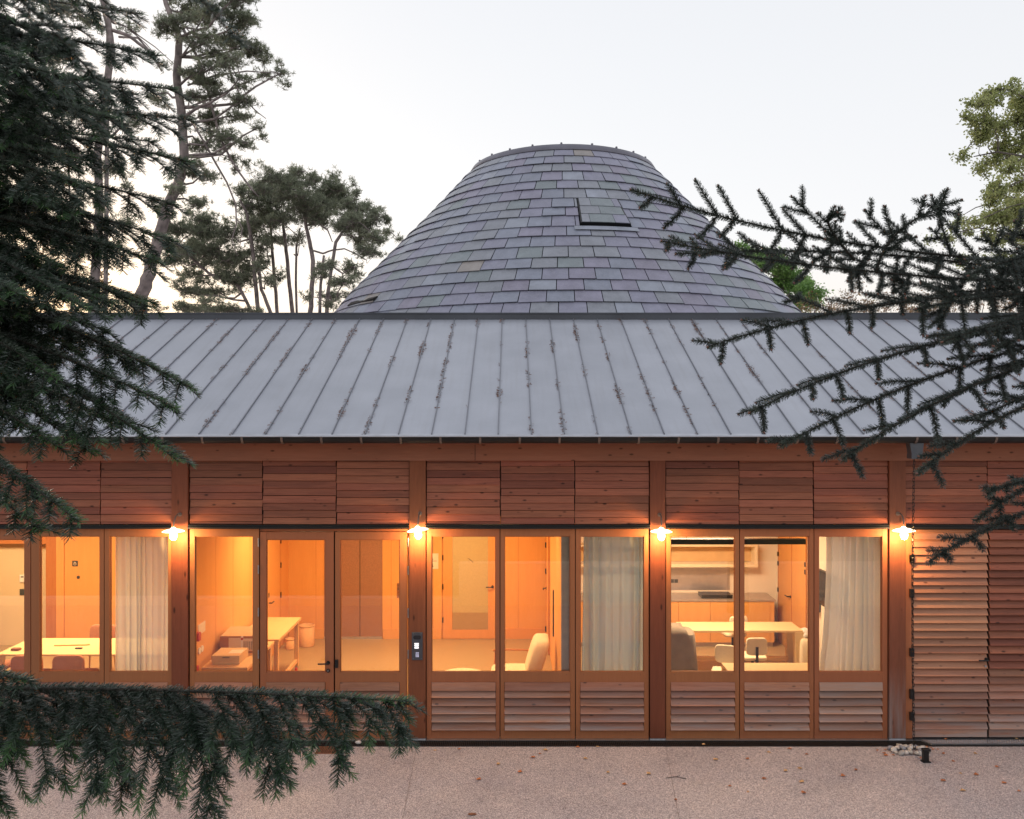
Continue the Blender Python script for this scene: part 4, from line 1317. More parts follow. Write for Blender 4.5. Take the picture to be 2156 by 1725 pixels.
t = thing('footstool', 'low round cream footstool in front of the armchair', 'footstool', (-.78, 12.75 - D0, .013))
mb = MB(); mb.lathe([(.001, .40), (.30, .40), (.37, .385), (.39, .33), (.37, .27), (.001, .26)], (-.76, 12.78 - D0, 0), 32); mb.build('cushion', M['cream'], t, True)
for a in (45, 135, 225, 315):
    x, y = -.76 + .27 * math.cos(R(a)), 12.78 - D0 + .27 * math.sin(R(a))
    mb = MB(); mb.tube([(x, y, .013), (x, y, .27)], .018, 8); mb.build('leg', M['bench'], t)

# tables
def table(x0, x1, y0, y1, z, label, m='table', legw=.07, inset=.06, splay=0.0, th_=.035):
    t = thing('table', label, 'table', ((x0 + x1) / 2, (y0 + y1) / 2, .013))
    mb = MB(); mb.bbox(x0, x1, y0, y1, z - th_, z, .005); mb.build('tabletop', M[m], t)
    for sx_ in (0, 1):
        for sy_ in (0, 1):
            x = (x1 - inset) if sx_ else (x0 + inset)
            y = (y1 - inset) if sy_ else (y0 + inset)
            mb = MB(); dx = splay * (1 if sx_ else -1); dy = splay * .5 * (1 if sy_ else -1)
            mb.add([(x + dx + a * legw * .35, y + dy + b * legw * .35, .013) for a, b in ((-1, -1), (1, -1), (1, 1), (-1, 1))] + [(x + a * legw * .5, y + b * legw * .5, z - th_ - .001) for a, b in ((-1, -1), (1, -1), (1, 1), (-1, 1))],
                   [(3, 2, 1, 0), (4, 5, 6, 7), (0, 1, 5, 4), (1, 2, 6, 5), (2, 3, 7, 6), (3, 0, 4, 7)])
            mb.build('leg', M[m], t)
    return t
tA = table(-7.78, -5.15, 12.66 - D0, 13.56 - D0, .74, 'pale meeting table in the left room', splay=.05, th_=.025)
tC = table(2.85, 4.86, 14.03 - D0, 14.60 - D0, .74, 'oak trestle table farther back, before the kitchen units', 'table', .14)
mb = MB(); mb.box(3.0, 4.7, 14.28 - D0, 14.34 - D0, .16, .22); mb.build('stretcher', M['bench'], tC)
tD = table(3.05, 4.95, 11.55 - D0, 12.24 - D0, .74, 'oak table just behind the windows of the right room', 'table', .12)

# chairs round the meeting table
def chair(x, y, rot, label):
    t = thing('upholstered_chair', label, 'chair', (x, y, .013), 'chairs round the meeting table')
    rm = Matrix.Rotation(rot, 4, 'Z')
    def w(mb, name, m, smooth=True):
        mb.v = [tuple(Vector((x, y, 0)) + (rm @ Vector(v)).to_3d()) for v in mb.v]
        mb.build(name, m, t, smooth)
    mb = MB(); lump(mb, -.24, .24, -.23, .23, .42, .49); w(mb, 'seat', M['chair_fab'])
    mb = MB(); lump(mb, -.235, .235, -.30, -.24, .46, .82); w(mb, 'backrest', M['chair_fab'])
    for a in (-.2, .2):
        for b in (-.2, .2):
            mb = MB(); mb.tube([(a * 1.12, b * 1.15, .013), (a, b, .44)], [.011, .017], 8); w(mb, 'leg', M['bench'])
    return t
def seat_at(px, py, ztop, D_): return ((px - CX) / F * D_, D_ - D0)
c1 = chair(-6.52, 12.50 - D0 + .12, 0, 'rust upholstered chair, back to the window, nearest the curtain')
c1b = chair(-7.12, 12.48 - D0 + .12, 0, 'rust upholstered chair half hidden behind the window mullion')
c2 = chair(-6.86, 13.85 - D0, math.pi, 'chair on the far side of the meeting table facing the window')
c3 = chair(-8.0, 13.05 - D0, -math.pi / 2, 'chair at the left end of the meeting table')
c4 = chair(-5.9, 13.75 - D0, math.pi, 'chair on the far side of the meeting table behind the curtain')
def small(name, mb, mats, label, cat, smooth=False): return wthing(mb, name, mats, label, cat, None, smooth)
x_, y_ = atz(141, 1360, .745)
mb = MB(); mb.tube([(x_ - .2, y_, .752), (x_ + .28, y_ + .03, .752), (x_ + .33, y_ + .05, .752)], [.010, .013, .018], 8)
small('rolled_blind_rod', mb, M['bench'], 'thin wooden rod lying on the meeting table', 'rod', True)
x_, y_ = atz(168, 1366, .745)
mb = MB(); lump(mb, x_ - .07, x_ + .04, y_ - .02, y_ + .02, .741, .765); small('pen_case', mb, M['plate'], 'small dark pen case on the meeting table', 'pen case', True)
x_, y_ = atz(34, 1369, .745)
mb = MB(); lump(mb, x_ - .07, x_ + .07, y_ - .04, y_ + .04, .741, .78); small('glasses_case', mb, M['rust'], 'small brown case at the left end of the meeting table', 'case', True)

# swivel stools
def stool(x, y, rot, label, sz=.47):
    t = thing('swivel_stool', label, 'stool', (x, y, .013), 'swivel stools in the right room')
    rm = Matrix.Rotation(rot, 4, 'Z')
    def w(mb, name, m, smooth=True):
        mb.v = [tuple(Vector((x, y, 0)) + (rm @ Vector(v)).to_3d()) for v in mb.v]
        mb.build(name, m, t, smooth)
    mb = MB(); lump(mb, -.2, .2, -.19, .19, sz - .05, sz + .02); w(mb, 'seat', M['cream'])
    mb = MB(); lump(mb, -.17, .17, -.25, -.20, sz + .06, sz + .34); w(mb, 'backrest', M['cream'])
    mb = MB(); mb.box(-.02, .02, -.235, -.10, sz - .04, sz - .02); mb.box(-.02, .02, -.265, -.245, sz - .05, sz + .2); w(mb, 'back_bracket', M['black'], False)
    mb = MB(); mb.tube([(0, 0, .09), (0, 0, sz - .04)], .024, 10); w(mb, 'column', M['black'])
    for k in range(5):
        a = 2 * math.pi * k / 5
        mb = MB(); mb.tube([(0, 0, .11), (.27 * math.cos(a), .27 * math.sin(a), .075)], [.02, .012], 6); w(mb, 'base_leg', M['black'])
        mb = MB(); mb.tube([(.27 * math.cos(a) - .012, .27 * math.sin(a), .043), (.27 * math.cos(a) + .012, .27 * math.sin(a), .043)], .029, 10); w(mb, 'caster', M['black'])
stool(3.93, 14.95 - D0, math.pi * .06, 'cream swivel stool behind the farther oak table')
stool(3.88, 13.55 - D0, 0.0, 'cream swivel stool, back to the window, between the two oak tables')
stool(3.28, 12.95 - D0, math.pi * .9, 'cream swivel stool with black casters beside the draped machine', .40)
t = thing('draped_machine', 'waist-high machine on casters under a taupe dust cover', 'covered machine', (2.62, 13.1 - D0, .013))
mb = MB()
prof_ = [(.0, 1.05), (.20, 1.05), (.245, .98), (.27, .7), (.30, .42), (.285, .36)]
nn = 28
v = []
for r_, z in prof_:
    for j in range(nn):
        a = 2 * math.pi * j / nn
        q = max(abs(math.cos(a)), abs(math.sin(a))) ** -.7
        rip = 1 + (.05 * math.sin(a * 5 + 1) * max(0, (1.0 - z)) * 1.4)
        v.append((2.58 + r_ * q * rip * math.cos(a), 13.1 - D0 + r_ * q * rip * math.sin(a) * 1.1, z - (.10 if math.cos(a) > .5 and r_ < .21 and r_ > 0 else 0)))
f = []
for i in range(len(prof_) - 1):
    for j in range(nn): f.append((i * nn + j, i * nn + (j + 1) % nn, (i + 1) * nn + (j + 1) % nn, (i + 1) * nn + j))
mb.add(v, f); mb.build('dust_cover', M['cover'], t, True)
mb = MB(); mb.box(2.50, 2.70, 13.0 - D0, 13.2 - D0, .10, .40); mb.build('pedestal', M['black'], t)
for x, y in ((2.42, 12.95), (2.78, 12.95), (2.42, 13.25), (2.78, 13.25)):
    mb = MB(); mb.tube([(x - .012, y - D0, .05), (x + .012, y - D0, .05)], .036, 10); mb.box(x - .02, x + .02, y - D0 - .02, y - D0 + .02, .06, .11); mb.build('caster', M['black'], t)

# kitchen units
t = thing('kitchen_units', 'wooden base cupboards with a grey worktop along the back wall', 'kitchen units', (2.9, 15.8 - D0, .013))
ky0, ky1 = 15.60 - D0, YBK - .001
mb = MB(); mb.box(.82, 4.88, ky0 + .02, ky1, .10, .865); mb.build('carcass', M['ply_dark'], t)
mb = MB(); mb.box(.82, 4.86, ky0 + .06, ky1, .013, .099); mb.build('plinth', M['brush'], t)
mb = MB(); mb.box(.81, 4.90, ky0 - .015, ky1, .866, .90); mb.build('worktop', M['counter'], t)
xk = (1428.6 - CX) / F * 15.6
e_ = [xk - 1.18, xk - .59, xk, xk + .59, xk + 1.18, xk + 1.70, 4.875]
e_ = [.83] + [x for x in e_ if x > .9]
for i in range(len(e_) - 1):
    mb = MB(); mb.box(e_[i] + .003, e_[i + 1] - .003, ky0, ky0 + .019, .105, .86); mb.build('cupboard_door', M['ply'], t)
t = thing('wall_shelf', 'cream open shelves on the wall above the worktop', 'shelf', (2.9, YBK, 1.45))
for z0_, z1_, m_ in ((1.44, 1.50, 'cream'), (1.83, 1.86, 'cream')):
    mb = MB(); mb.box(.82, 4.66, 15.92 - D0, YBK - .002, z0_, z1_); mb.build('shelf_board', M[m_], t)
mb = MB(); mb.box(.82, 4.64, 16.17 - D0, YBK - .002, 1.505, 1.825); mb.build('back_board', M['card'], t)
mb = MB(); mb.box(4.60, 4.66, 15.93 - D0, YBK - .003, 1.505, 1.825); mb.build('end_board', M['cream'], t)
mb = MB(); mb.box(2.35, 4.2, YBK - .006, YBK - .001, .95, 1.42); small('steel_backsplash', mb, M['brush'], 'brushed steel splashback above the worktop', 'splashback')
mb = MB(); mb.bbox(3.54, 4.12, 15.68 - D0, 16.0 - D0, .901, .965, .006); small('flat_case', mb, M['tv'], 'flat dark case lying on the grey worktop', 'case')
for k, X in enumerate(((1413 + 2 - CX) / F * 16.2, (1423.5 - CX) / F * 16.2)):
    mb = MB(); mb.box(X - .035, X + .035, YBK - .012, YBK - .001, 1.09, 1.16); mb.build('socket_outlet', M['plate'], bk2)
# pendant
t = thing('linear_pendant', 'long black linear pendant lamp hanging in the right room', 'pendant lamp', (3.5, 13.0 - D0, 2.36))
mb = MB(); mb.box(2.42, 4.53, 12.95 - D0, 13.05 - D0, 2.35, 2.43); mb.build('housing', M['black'], t)
for X in (2.7, 4.3):
    mb = MB(); mb.tube([(X, 13.0 - D0, 2.43), (X, 13.0 - D0, 2.975)], .003, 5); mb.build('cable', M['black'], t)
# television, phone, cables on the right wall
t = thing('wall_television', 'flat television on the side wall half hidden by the curtain', 'television', (5.05, 13.2 - D0, 1.5))
mb = MB(); mb.box(5.00, 5.045, 12.75 - D0, 13.74 - D0, 1.27, 1.83); mb.build('casing', M['black'], t)
mb = MB(); mb.box(4.994, 4.9995, 12.77 - D0, 13.72 - D0, 1.29, 1.81); mb.build('screen', M['tv'], t)
mb = MB(); mb.box(5.046, 5.099, 13.0 - D0, 13.4 - D0, 1.4, 1.7); mb.build('bracket', M['black'], t)
t = thing('wall_control_box', 'dark control box with two hanging cables beside the television', 'control box', (5.06, 13.95 - D0, 1.2))
mb = MB(); mb.bbox(4.99, 5.098, 13.86 - D0, 14.08 - D0, 1.08, 1.32, .008); mb.build('housing', M['plate'], t)
mb = MB(); mb.box(4.985, 4.9895, 13.92 - D0, 13.98 - D0, 1.25, 1.28); mb.build('indicator', M['red'], t)
for q, (y, lo_) in enumerate(((13.96, .2), (13.55, .28))):
    mb = MB(); mb.tube([(5.05, y - D0, 1.09 if q == 0 else 1.3), (5.07, y - D0 + .06, .9), (5.05, y - D0 - .03, .6), (5.07, y - D0 + .02, lo_)], .006, 5); mb.build('cable', M['black'], t, True)
mb = MB(); mb.box(4.98, 5.09, 13.45 - D0, 13.6 - D0, .2, .32); mb.build('plug_block', M['black'], t)
t = thing('white_sack', 'white sack slumped against the side wall behind the oak tables', 'sack', (4.93, 14.1 - D0, .013))
mb = MB(); lump(mb, 4.80, 5.06, 13.95 - D0, 14.35 - D0, .013, .62); mb.build('sack_body', M['cream'], t, True)
mb = MB(); mb.blob((4.93, 14.12 - D0, .66), (.09, .12, .09), 3, 2, .6); mb.build('gathered_top', M['white'], t, True)

# curtains
def curtain(px0, px1, y, label, folds, amp, flare=0.0, seed=0, zb=.03, gather=0.0, fab='curtain'):
    x0, x1 = fx(px0), fx(px1)
    t = thing('curtain', label, 'curtain', ((x0 + x1) / 2, y, 2.85))
    nu, nv = 200, 26
    vs = []
    r2 = random.Random(seed)
    ph = [r2.uniform(0, 6.28) for _ in range(6)]
    for j in range(nv + 1):
        v = j / nv
        z = 2.86 - (2.86 - zb) * v
        for i in range(nu + 1):
            u = i / nu
            wrp = u + .018 * math.sin(6.28 * u * 2.3 + ph[0]) + .010 * math.sin(6.28 * u * 5 + ph[1] + v * 1.5)
            a = wrp * folds * 6.283
            A = amp * (.55 + .45 * v) * (.65 + .5 * math.sin(u * 9 + ph[2]))
            yy = y + A * math.sin(a + .5 * math.sin(v * 3 + ph[3] + u * 4)) + .12 * A * math.sin(2.3 * a + ph[4])
            x = x0 + (x1 - x0) * u - flare * (1 - u) * v ** 2.2 + .012 * v * math.sin(a * .5 + ph[5])
            if gather:
                x += gather * math.sin(u * 14 + ph[1]) * max(0, v - .75) * .5
            vs.append((x, yy, z))
    fs = []
    for j in range(nv):
        for i in range(nu):
            a = j * (nu + 1) + i
            fs.append((a, a + 1, a + nu + 2, a + nu + 1))
    mb = MB(); mb.add(vs, fs); mb.build('fabric', M[fab], t, True)
    mb = MB(); mb.tube([(x0 - .1, y, 2.88), (x1 + .05, y, 2.88)], .012, 8); mb.build('rail', M['white'], t)
curtain(228, 362, .20, 'pale sheer curtain at the left room window, left of the first lamp', 11, .05, 0, 1)
curtain(1232, 1372, .22, 'sheer curtain with sky reflection tinted into its fabric, in the middle bay, third window from the intercom', 7, .08, .03, 2, .30, fab='curtain_sky_tint')
curtain(1752, 1869, .20, 'bunched white sheer curtain at the window beside the last post', 9, .07, .10, 3, .80, .10)
# ------------------------------------------------------------------ things at the foot of the facade
t = thing('trench_drain', 'slotted black trench drain along the foot of the facade', 'drain', (0, -.11, 0))
dx0, dx1 = -9.5, P(1946, 0, 11.1).x
mb = MB(); mb.box(dx0, 9.5, -.185, -.022, -.06, .003); mb.build('channel', M['dark'], t)
mb = MB()
mb.box(dx0, 9.5, -.190, -.183, .003, .012); mb.box(dx0, dx1, -.030, -.022, .0035, .012); mb.box(dx0, dx1, -.108, -.102, .004, .011)
x = dx0
while x < 9.5:
    mb.add([(x, -.183, .0112), (x + .009, -.183, .0112), (x + .009, -.03, .0112), (x, -.03, .0112)], [(0, 1, 2, 3)])
    x += .0245
mb.build('grating', M['gutter'], t, kind='stuff')
t = thing('threshold_plate', 'aluminium chequer plate in front of the louvred doors', 'metal plate', (6.8, -.08, 0))
mb = MB()
mb.add([(dx1 + .02, -.021, .004), (9.5, -.021, .004), (9.5, -.142, .004), (dx1 + .09, -.142, .004), (dx1 + .02, -.021, .024), (9.5, -.021, .024), (9.5, -.142, .021), (dx1 + .09, -.142, .021)], [(0, 1, 2, 3), (7, 6, 5, 4), (0, 4, 5, 1), (1, 5, 6, 2), (2, 6, 7, 3), (3, 7, 4, 0)])
mb.build('plate', M['alu'], t)
mb = MB()
for i in range(120):
    for j in range(4):
        x = dx1 + .1 + i * .032 + (j % 2) * .016
        y = -.034 - j * .030
        a = .6 if (i + j) % 2 else -.6
        c, s = math.cos(a) * .011, math.sin(a) * .011
        mb.add([(x - c, y - s, .0225), (x + s * .35, y - c * .35, .0235), (x + c, y + s, .0225), (x - s * .35, y + c * .35, .0235), (x, y, .0275)], [(0, 1, 4), (1, 2, 4), (2, 3, 4), (3, 0, 4)])
mb.build('raised_tread', M['alu'], t, kind='stuff')

mb = MB()
(ax, ay), (bx, by) = atz(662, 1588, 0), atz(722, 1573, 0)
t = thing('drain_cover', 'rusty perforated drain cover set in the paving under the fir bough', 'drain cover', ((ax + bx) / 2, (ay + by) / 2, 0))
mb.box(ax, bx, ay, by, .002, .006); mb.build('frame', M['rust'], t)
mb = MB()
for i in range(12):
    for j in range(6):
        x, y = ax + .02 + (bx - ax - .04) * (i + .5) / 12, ay + .012 + (by - ay - .024) * (j + .5) / 6
        mb.box(x - .009, x + .009, y - .007, y + .007, .0065, .0075)
mb.build('slots', M['dark'], t, kind='stuff')

# rain chain
t = thing('rain_chain', 'dark iron rain chain hanging from the gutter outlet to the pebbles', 'rain chain', (cxn, -.44, 3.8))
def link_mesh():
    mb = MB()
    pts = []
    Lh, Wh = .026, .0125
    for i in range(17):
        a = 2 * math.pi * i / 16
        pts.append((Wh * math.cos(a), 0, (Lh - Wh) * (1 if math.sin(a) > 0 else -1) * (1 if abs(math.sin(a)) > 1e-6 else 0) + Wh * math.sin(a) * 1.0))
    pts[8] = (-Wh, 0, pts[7][2]); pts = pts[:8] + [(-Wh, 0, Lh - Wh), (-Wh, 0, -(Lh - Wh))] + pts[9:16] + [(Wh, 0, -(Lh - Wh)), (Wh, 0, Lh - Wh)]
    mb.tube(pts, .0042, 5, caps=False)
    return mb.mesh('link', M['black'], True)
lm = link_mesh()
z = 3.79
k = 0
while z > .07:
    o = link('link', lm, t)
    sag = .02 * math.sin((3.79 - z) / 3.75 * math.pi)
    o.matrix_parent_inverse = Matrix.Translation(-Vector((cxn, -.44, 3.8)))
    o.location = (cxn - .004 - sag + (.004 if k % 2 else -.002), -.44 + .0, z)
    o.rotation_euler = (0, rnd.uniform(-.06, .06), (math.pi / 2 if k % 2 else 0) + .4)
    z -= .0445
    k += 1

# pebbles
pm = {}
for i in range(62):
    a, rr = rnd.uniform(0, 6.28), math.sqrt(rnd.random())
    x = cxn - .0 + .27 * rr * math.cos(a)
    y = -.345 + .15 * rr * math.sin(a)
    s = rnd.uniform(.016, .034) * (1.25 if rnd.random() < .2 else 1)
    lift = max(0, (1 - rr)) * .035
    mb = MB()
    mb.blob((0, 0, 0), (s * rnd.uniform(1.0, 1.6), s * rnd.uniform(.8, 1.1), s * rnd.uniform(.6, .8)), i, 1, .35, 0, rnd.uniform(0, 3))
    c_ = rnd.choices(range(5), [30, 22, 18, 22, 8])[0]
    me = mb.mesh('pebble', M['stone%d' % c_], True)
    o = link('pebble', me, None, (x, y, s * .55 + lift))
    o.rotation_euler = (rnd.uniform(-.3, .3), rnd.uniform(-.3, .3), 0)
    tag(o, 'rounded river pebble in the heap at the foot of the rain chain', 'pebble', 'pebbles under the rain chain')
x_, y_ = atz(756, 1564, 0)
mb = MB(); mb.blob((x_, -.12, .03), (.04, .03, .022), 9, 2, .3); small('loose_stone', mb, M['stone3'], 'single pale stone lying on the drain near the entrance doors', 'stone', True)
# door stop post
x_, y_ = atz(1949, 1604, 0)
t = thing('door_stop', 'short black metal door stop on the paving in front of the pebbles', 'door stop', (x_, y_, 0))
mb = MB(); mb.box(x_ - .05, x_ + .05, y_ - .04, y_ + .04, .001, .01); mb.build('base_plate', M['black'], t)
mb = MB(); mb.bbox(x_ - .036, x_ + .03, y_ - .03, y_ + .03, .0105, .135, .004); mb.build('stem', M['black'], t)
mb = MB(); mb.bbox(x_ - .045, x_ + .055, y_ - .034, y_ + .034, .136, .165, .008); mb.build('head', M['black'], t)

# fallen leaves and a twig
LP = [(39, 83), (127, 78), (437, 82), (416, 95), (392, 108), (553, 71), (624, 70), (580, 112), (1005, 64), (1048, 116), (1163, 113), (1315, 77), (1352, 148), (1300, 156), (1222, 184), (1358, 196), (1506, 174), (1553, 153), (808, 167), (662, 162), (197, 187), (267, 132), (1660, 101), (1903, 122), (1930, 166), (1866, 192), (1937, 227), (2139, 229), (2085, 200), (1983, 94), (1876, 48), (2131, 47), (1365, 235), (1165, 232), (1240, 90), (1376, 97), (1100, 211), (720, 205), (905, 260), (345, 160), (2060, 142), (1985, 170)]
for i, (u, v) in enumerate(LP):
    px_, py_ = (1060 + u * .6957) / 1.18738, (1820 + v * .6957) / 1.18738
    x, y = atz(px_, py_, 0)
    zz0 = .026 if (y > -.145 and x > dx1) else (.013 if y > -.19 else .004)
    s = rnd.uniform(.016, .032)
    mb = MB()
    a = rnd.uniform(0, 6.28)
    n_ = 9
    pts = [(0, 0, .002)]
    for k in range(n_):
        b = 2 * math.pi * k / n_
        r_ = s * (1.0 + .45 * (1 if k % 2 else -.4)) * (1.35 if k == 0 else 1)
        pts.append((r_ * math.cos(b), r_ * math.sin(b) * .8, .001 + abs(math.sin(b + a)) * s * .5))
    mb.add(pts, [(0, k + 1, (k + 1) % n_ + 1) for k in range(n_)])
    me = mb.mesh('fallen_leaf', M['leaf_dry'] if rnd.random() < .65 else M['leaf_pale'])
    o = link('fallen_leaf', me, None, (x, y, zz0))
    o.rotation_euler = (0, 0, a)
    tag(o, 'small curled orange leaf lying on the pale paving', 'leaf', 'fallen leaves on the paving')
for i in range(14):
    a = rnd.uniform(0, 6.28)
    x, y = cxn + (.32 + rnd.random() * .12) * math.cos(a), -.36 + .2 * math.sin(a)
    if y > -.2: continue
    s = rnd.uniform(.015, .03)
    mb = MB()
    mb.add([(-s, 0, .002), (0, -s * .6, .012), (s, 0, .004), (0, s * .6, .010)], [(0, 1, 2, 3)])
    o = link('fallen_leaf', mb.mesh('fallen_leaf', M['leaf_dry']), None, (x, y, .004))
    o.rotation_euler = (0, 0, rnd.uniform(0, 3))
    tag(o, 'rusty leaf lying against the heap of pebbles', 'leaf', 'leaves beside the pebbles')
(ax, ay), (bx, by) = atz(1403, 1639, 0), atz(1445, 1641, 0)
mb = MB(); mb.tube([(ax, ay, .006), ((ax + bx) / 2, ay + .02, .012), (bx, by, .006)], .004, 5); mb.tube([((ax + bx) / 2, ay + .02, .01), ((ax + bx) / 2 + .06, ay + .06, .008)], .003, 5)
small('twig', mb, M['bark_grey'], 'thin brown twig lying on the paving in front of the right bay', 'twig')
x_, y_ = atz(994, 1716, 0)
mb = MB(); mb.blob((x_, y_, .008), (.045, .022, .010), 4, 2, .5); small('bark_flake', mb, M['rust'], 'flat brown flake of bark near the bottom edge of the paving', 'bark flake', True)

# ------------------------------------------------------------------ conifer foliage
def unit(a): return a / np.maximum(np.linalg.norm(a, axis=-1, keepdims=True), 1e-9)
class Needles:
    def __init__(s): s.B, s.T, s.W, s.w0, s.w1, s.val = [], [], [], [], [], []
    def shoot(s, p0, p1, p2, up, length, dens, width, mode, val0, val1, ang=55):
        """needles along the quadratic curve p0 p1 p2"""
        p0, p1, p2 = map(lambda q: np.array(q, float), (p0, p1, p2))
        L_ = np.linalg.norm(p1 - p0) + np.linalg.norm(p2 - p1)
        n = max(6, int(L_ * dens))
        t = (np.arange(n) + rng.random(n)) / n
        t = t[:, None]
        pos = (1 - t) ** 2 * p0 + 2 * t * (1 - t) * p1 + t * t * p2
        tan = unit(2 * (1 - t) * (p1 - p0) + 2 * t * (p2 - p1))
        up = np.array(up, float)
        side = unit(np.cross(tan, up) + 1e-4)
        nup = np.cross(side, tan)
        if mode == 'fir':
            ph = np.where(rng.random(n) < .5, rng.normal(.25, .38, n), math.pi - rng.normal(.25, .38, n))
            m2 = rng.random(n) < .34
            ph = np.where(m2, rng.normal(math.pi / 2, .6, n), ph)
        else:
            ph = rng.random(n) * 2 * math.pi
        ph = ph[:, None]
        an = np.radians(ang + rng.normal(0, 8, n))[:, None] * (1 - .45 * np.clip((t - .85) / .15, 0, 1))
        rad = np.cos(ph) * side + np.sin(ph) * nup
        d = np.cos(an) * tan + np.sin(an) * rad
        ln = length * (0.8 + .35 * rng.random((n, 1))) * np.where(t > .9, .8, 1.0)
        if mode == 'fir': ln = ln * np.where(np.sin(ph) > .75, .72, 1.0)
        tip = pos + d * ln + np.array([0, 0, -.04]) * ln + (tan * ln * .12)
        wd = unit(np.cross(d, nup + .5 * rng.normal(0, 1, (n, 3))))
        s.B.append(pos); s.T.append(tip); s.W.append(wd * width)
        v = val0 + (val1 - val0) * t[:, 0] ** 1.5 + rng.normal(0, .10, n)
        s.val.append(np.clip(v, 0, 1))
    def mesh(s, name, mat):
        B_, T_, W_ = np.concatenate(s.B), np.concatenate(s.T), np.concatenate(s.W)
        v = np.stack([B_ - W_ * .6, B_ + W_ * .6, T_ + W_ * .42, T_ - W_ * .42], 1).reshape(-1, 3)
        return quad_mesh(name, v, np.concatenate(s.val), mat)
def quad_mesh(name, v, val, mat):
    n = len(v) // 4
    me = bpy.data.meshes.new(name)
    me.vertices.add(len(v))
    me.vertices.foreach_set('co', v.astype(np.float32).ravel())
    me.loops.add(n * 4)
    me.loops.foreach_set('vertex_index', np.arange(n * 4, dtype=np.int32))
    me.polygons.add(n)
    me.polygons.foreach_set('loop_start', np.arange(0, n * 4, 4, dtype=np.int32))
    me.polygons.foreach_set('loop_total', np.full(n, 4, dtype=np.int32))
    at = me.attributes.new('v', 'FLOAT', 'FACE')
    at.data.foreach_set('value', val.astype(np.float32))
    me.materials.append(mat)
    me.update()
    return me
def np3(v): return np.array((v[0], v[1], v[2]), float)
def bez(p0, p1, p2, t): return (1 - t) ** 2 * p0 + 2 * t * (1 - t) * p1 + t * t * p2
NC = [0]
def bough(tree, name, A, C, Bp, up, kind, side_len, spacing, ang, droop, curl, lvl2=.36, s2=.055, t0=.05, cat_val=(.25, .8), density=1.0, mat=None, barkm=None, bare=0.0, tipfac=.28, label=None, l2n=1.0, nlen=None, sr=1.0, wild=.18):
    """one bough: main axis A-C-Bp with paired side shoots and second-order shoots, all in needles"""
    A, C, Bp, up = np3(A), np3(C), np3(Bp), unit(np3(up))
    nd = Needles()
    st = MB()
    fir = kind == 'fir'
    nl = nlen or (.032 if fir else .0195)
    dn = (1150 if fir else 2400) * density
    wdt = (.0021 if fir else .0018)
    L_ = np.linalg.norm(C - A) + np.linalg.norm(Bp - C)
    ts = np.linspace(0, 1, 12)
    st.tube([bez(A, C, Bp, t) for t in ts], [((.008 if fir else .0045) * (1 - t) + .0022) * sr for t in ts], 6)
    # main axis needles in segments
    segs = max(4, int(L_ / .12))
    for k in range(segs):
        a, b = k / segs, (k + 1) / segs
        if b < bare: continue
        q0, q2 = bez(A, C, Bp, a), bez(A, C, Bp, b)
        q1 = 2 * bez(A, C, Bp, (a + b) / 2) - .5 * (q0 + q2)
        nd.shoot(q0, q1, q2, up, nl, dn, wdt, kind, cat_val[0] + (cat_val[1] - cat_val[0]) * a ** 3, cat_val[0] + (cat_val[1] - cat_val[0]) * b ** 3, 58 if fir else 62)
    def sub(p, tan, upv, sgn, ln, level, agl):
        side = unit(np.cross(tan, upv)) * sgn
        jit = rng.normal(0, .10, 3)
        d = unit(math.cos(agl) * tan + math.sin(agl) * side + jit + np.array([0, 0, -droop * .35]))
        p1 = p + d * ln * .5
        p2 = p + d * ln + np.array([0, 0, -droop * ln * .42 + curl * ln]) + tan * ln * .08
        vt = cat_val[0] + (cat_val[1] - cat_val[0]) * (.55 if level == 1 else .85)
        vt = vt * (0.7 + .6 * rng.random())
        ns = max(1, int(ln / .14))
        for k in range(ns):
            a, b = k / ns, (k + 1) / ns
            q0, q2 = bez(p, p1, p2, a), bez(p, p1, p2, b)
            q1 = 2 * bez(p, p1, p2, (a + b) / 2) - .5 * (q0 + q2)
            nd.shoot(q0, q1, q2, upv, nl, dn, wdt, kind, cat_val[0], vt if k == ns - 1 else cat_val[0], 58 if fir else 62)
        st.tube([p, bez(p, p1, p2, .5), p2], [sr * (.0034 if level == 1 else .0022), sr * (.0025 if level == 1 else .0018), .0012 * sr], 4)
        if not fir and level == 1:
            e = unit(p2 - p1)
            for bsg in (-1, 0, 1):
                q = p2 + (side * bsg * .5 + e) * .006
                st.blob(q, (.0035, .0035, .0045), 1, 0, 0, 1)
        if level == 1 and ln > .10:
            n2 = int((ln - .05) / s2 * l2n)
            for k in range(n2):
                for sg in (-1, 1):
                    if rng.random() < .12: continue
                    u = (k + .6 + .3 * rng.random()) / max(1, n2) * .93 + .04
                    q = bez(p, p1, p2, u)
                    tn = unit(2 * (1 - u) * (p1 - p) + 2 * u * (p2 - p1))
                    l2 = ln * lvl2 * (1.05 - u) ** .7 * (.75 + .5 * rng.random()) + .035
                    sub(q, tn, upv, sg, l2, 2, math.radians(ang + rng.normal(0, 7)))
    n1 = int(L_ / spacing)
    for k in range(n1):
        t = t0 + (1 - t0) * (k + .5) / n1
        p = bez(A, C, Bp, t)
        tn = unit(2 * (1 - t) * (C - A) + 2 * t * (Bp - C))
        ln = side_len * ((1 - t) ** .62 * (1 - tipfac) + tipfac * (1 - t * .35))
        for sg in (-1, 1):
            if rng.random() < .07: continue
            wf = 1 + wild * math.sin(k * 2.1 + sg * 1.3 + NC[0] % 7) * (1 - t * .6)
            sub(p + (rng.random() - .5) * tn * spacing * .5, tn, up, sg, ln * wf * (.75 + .45 * rng.random()), 1, math.radians(ang + rng.normal(0, 6)))
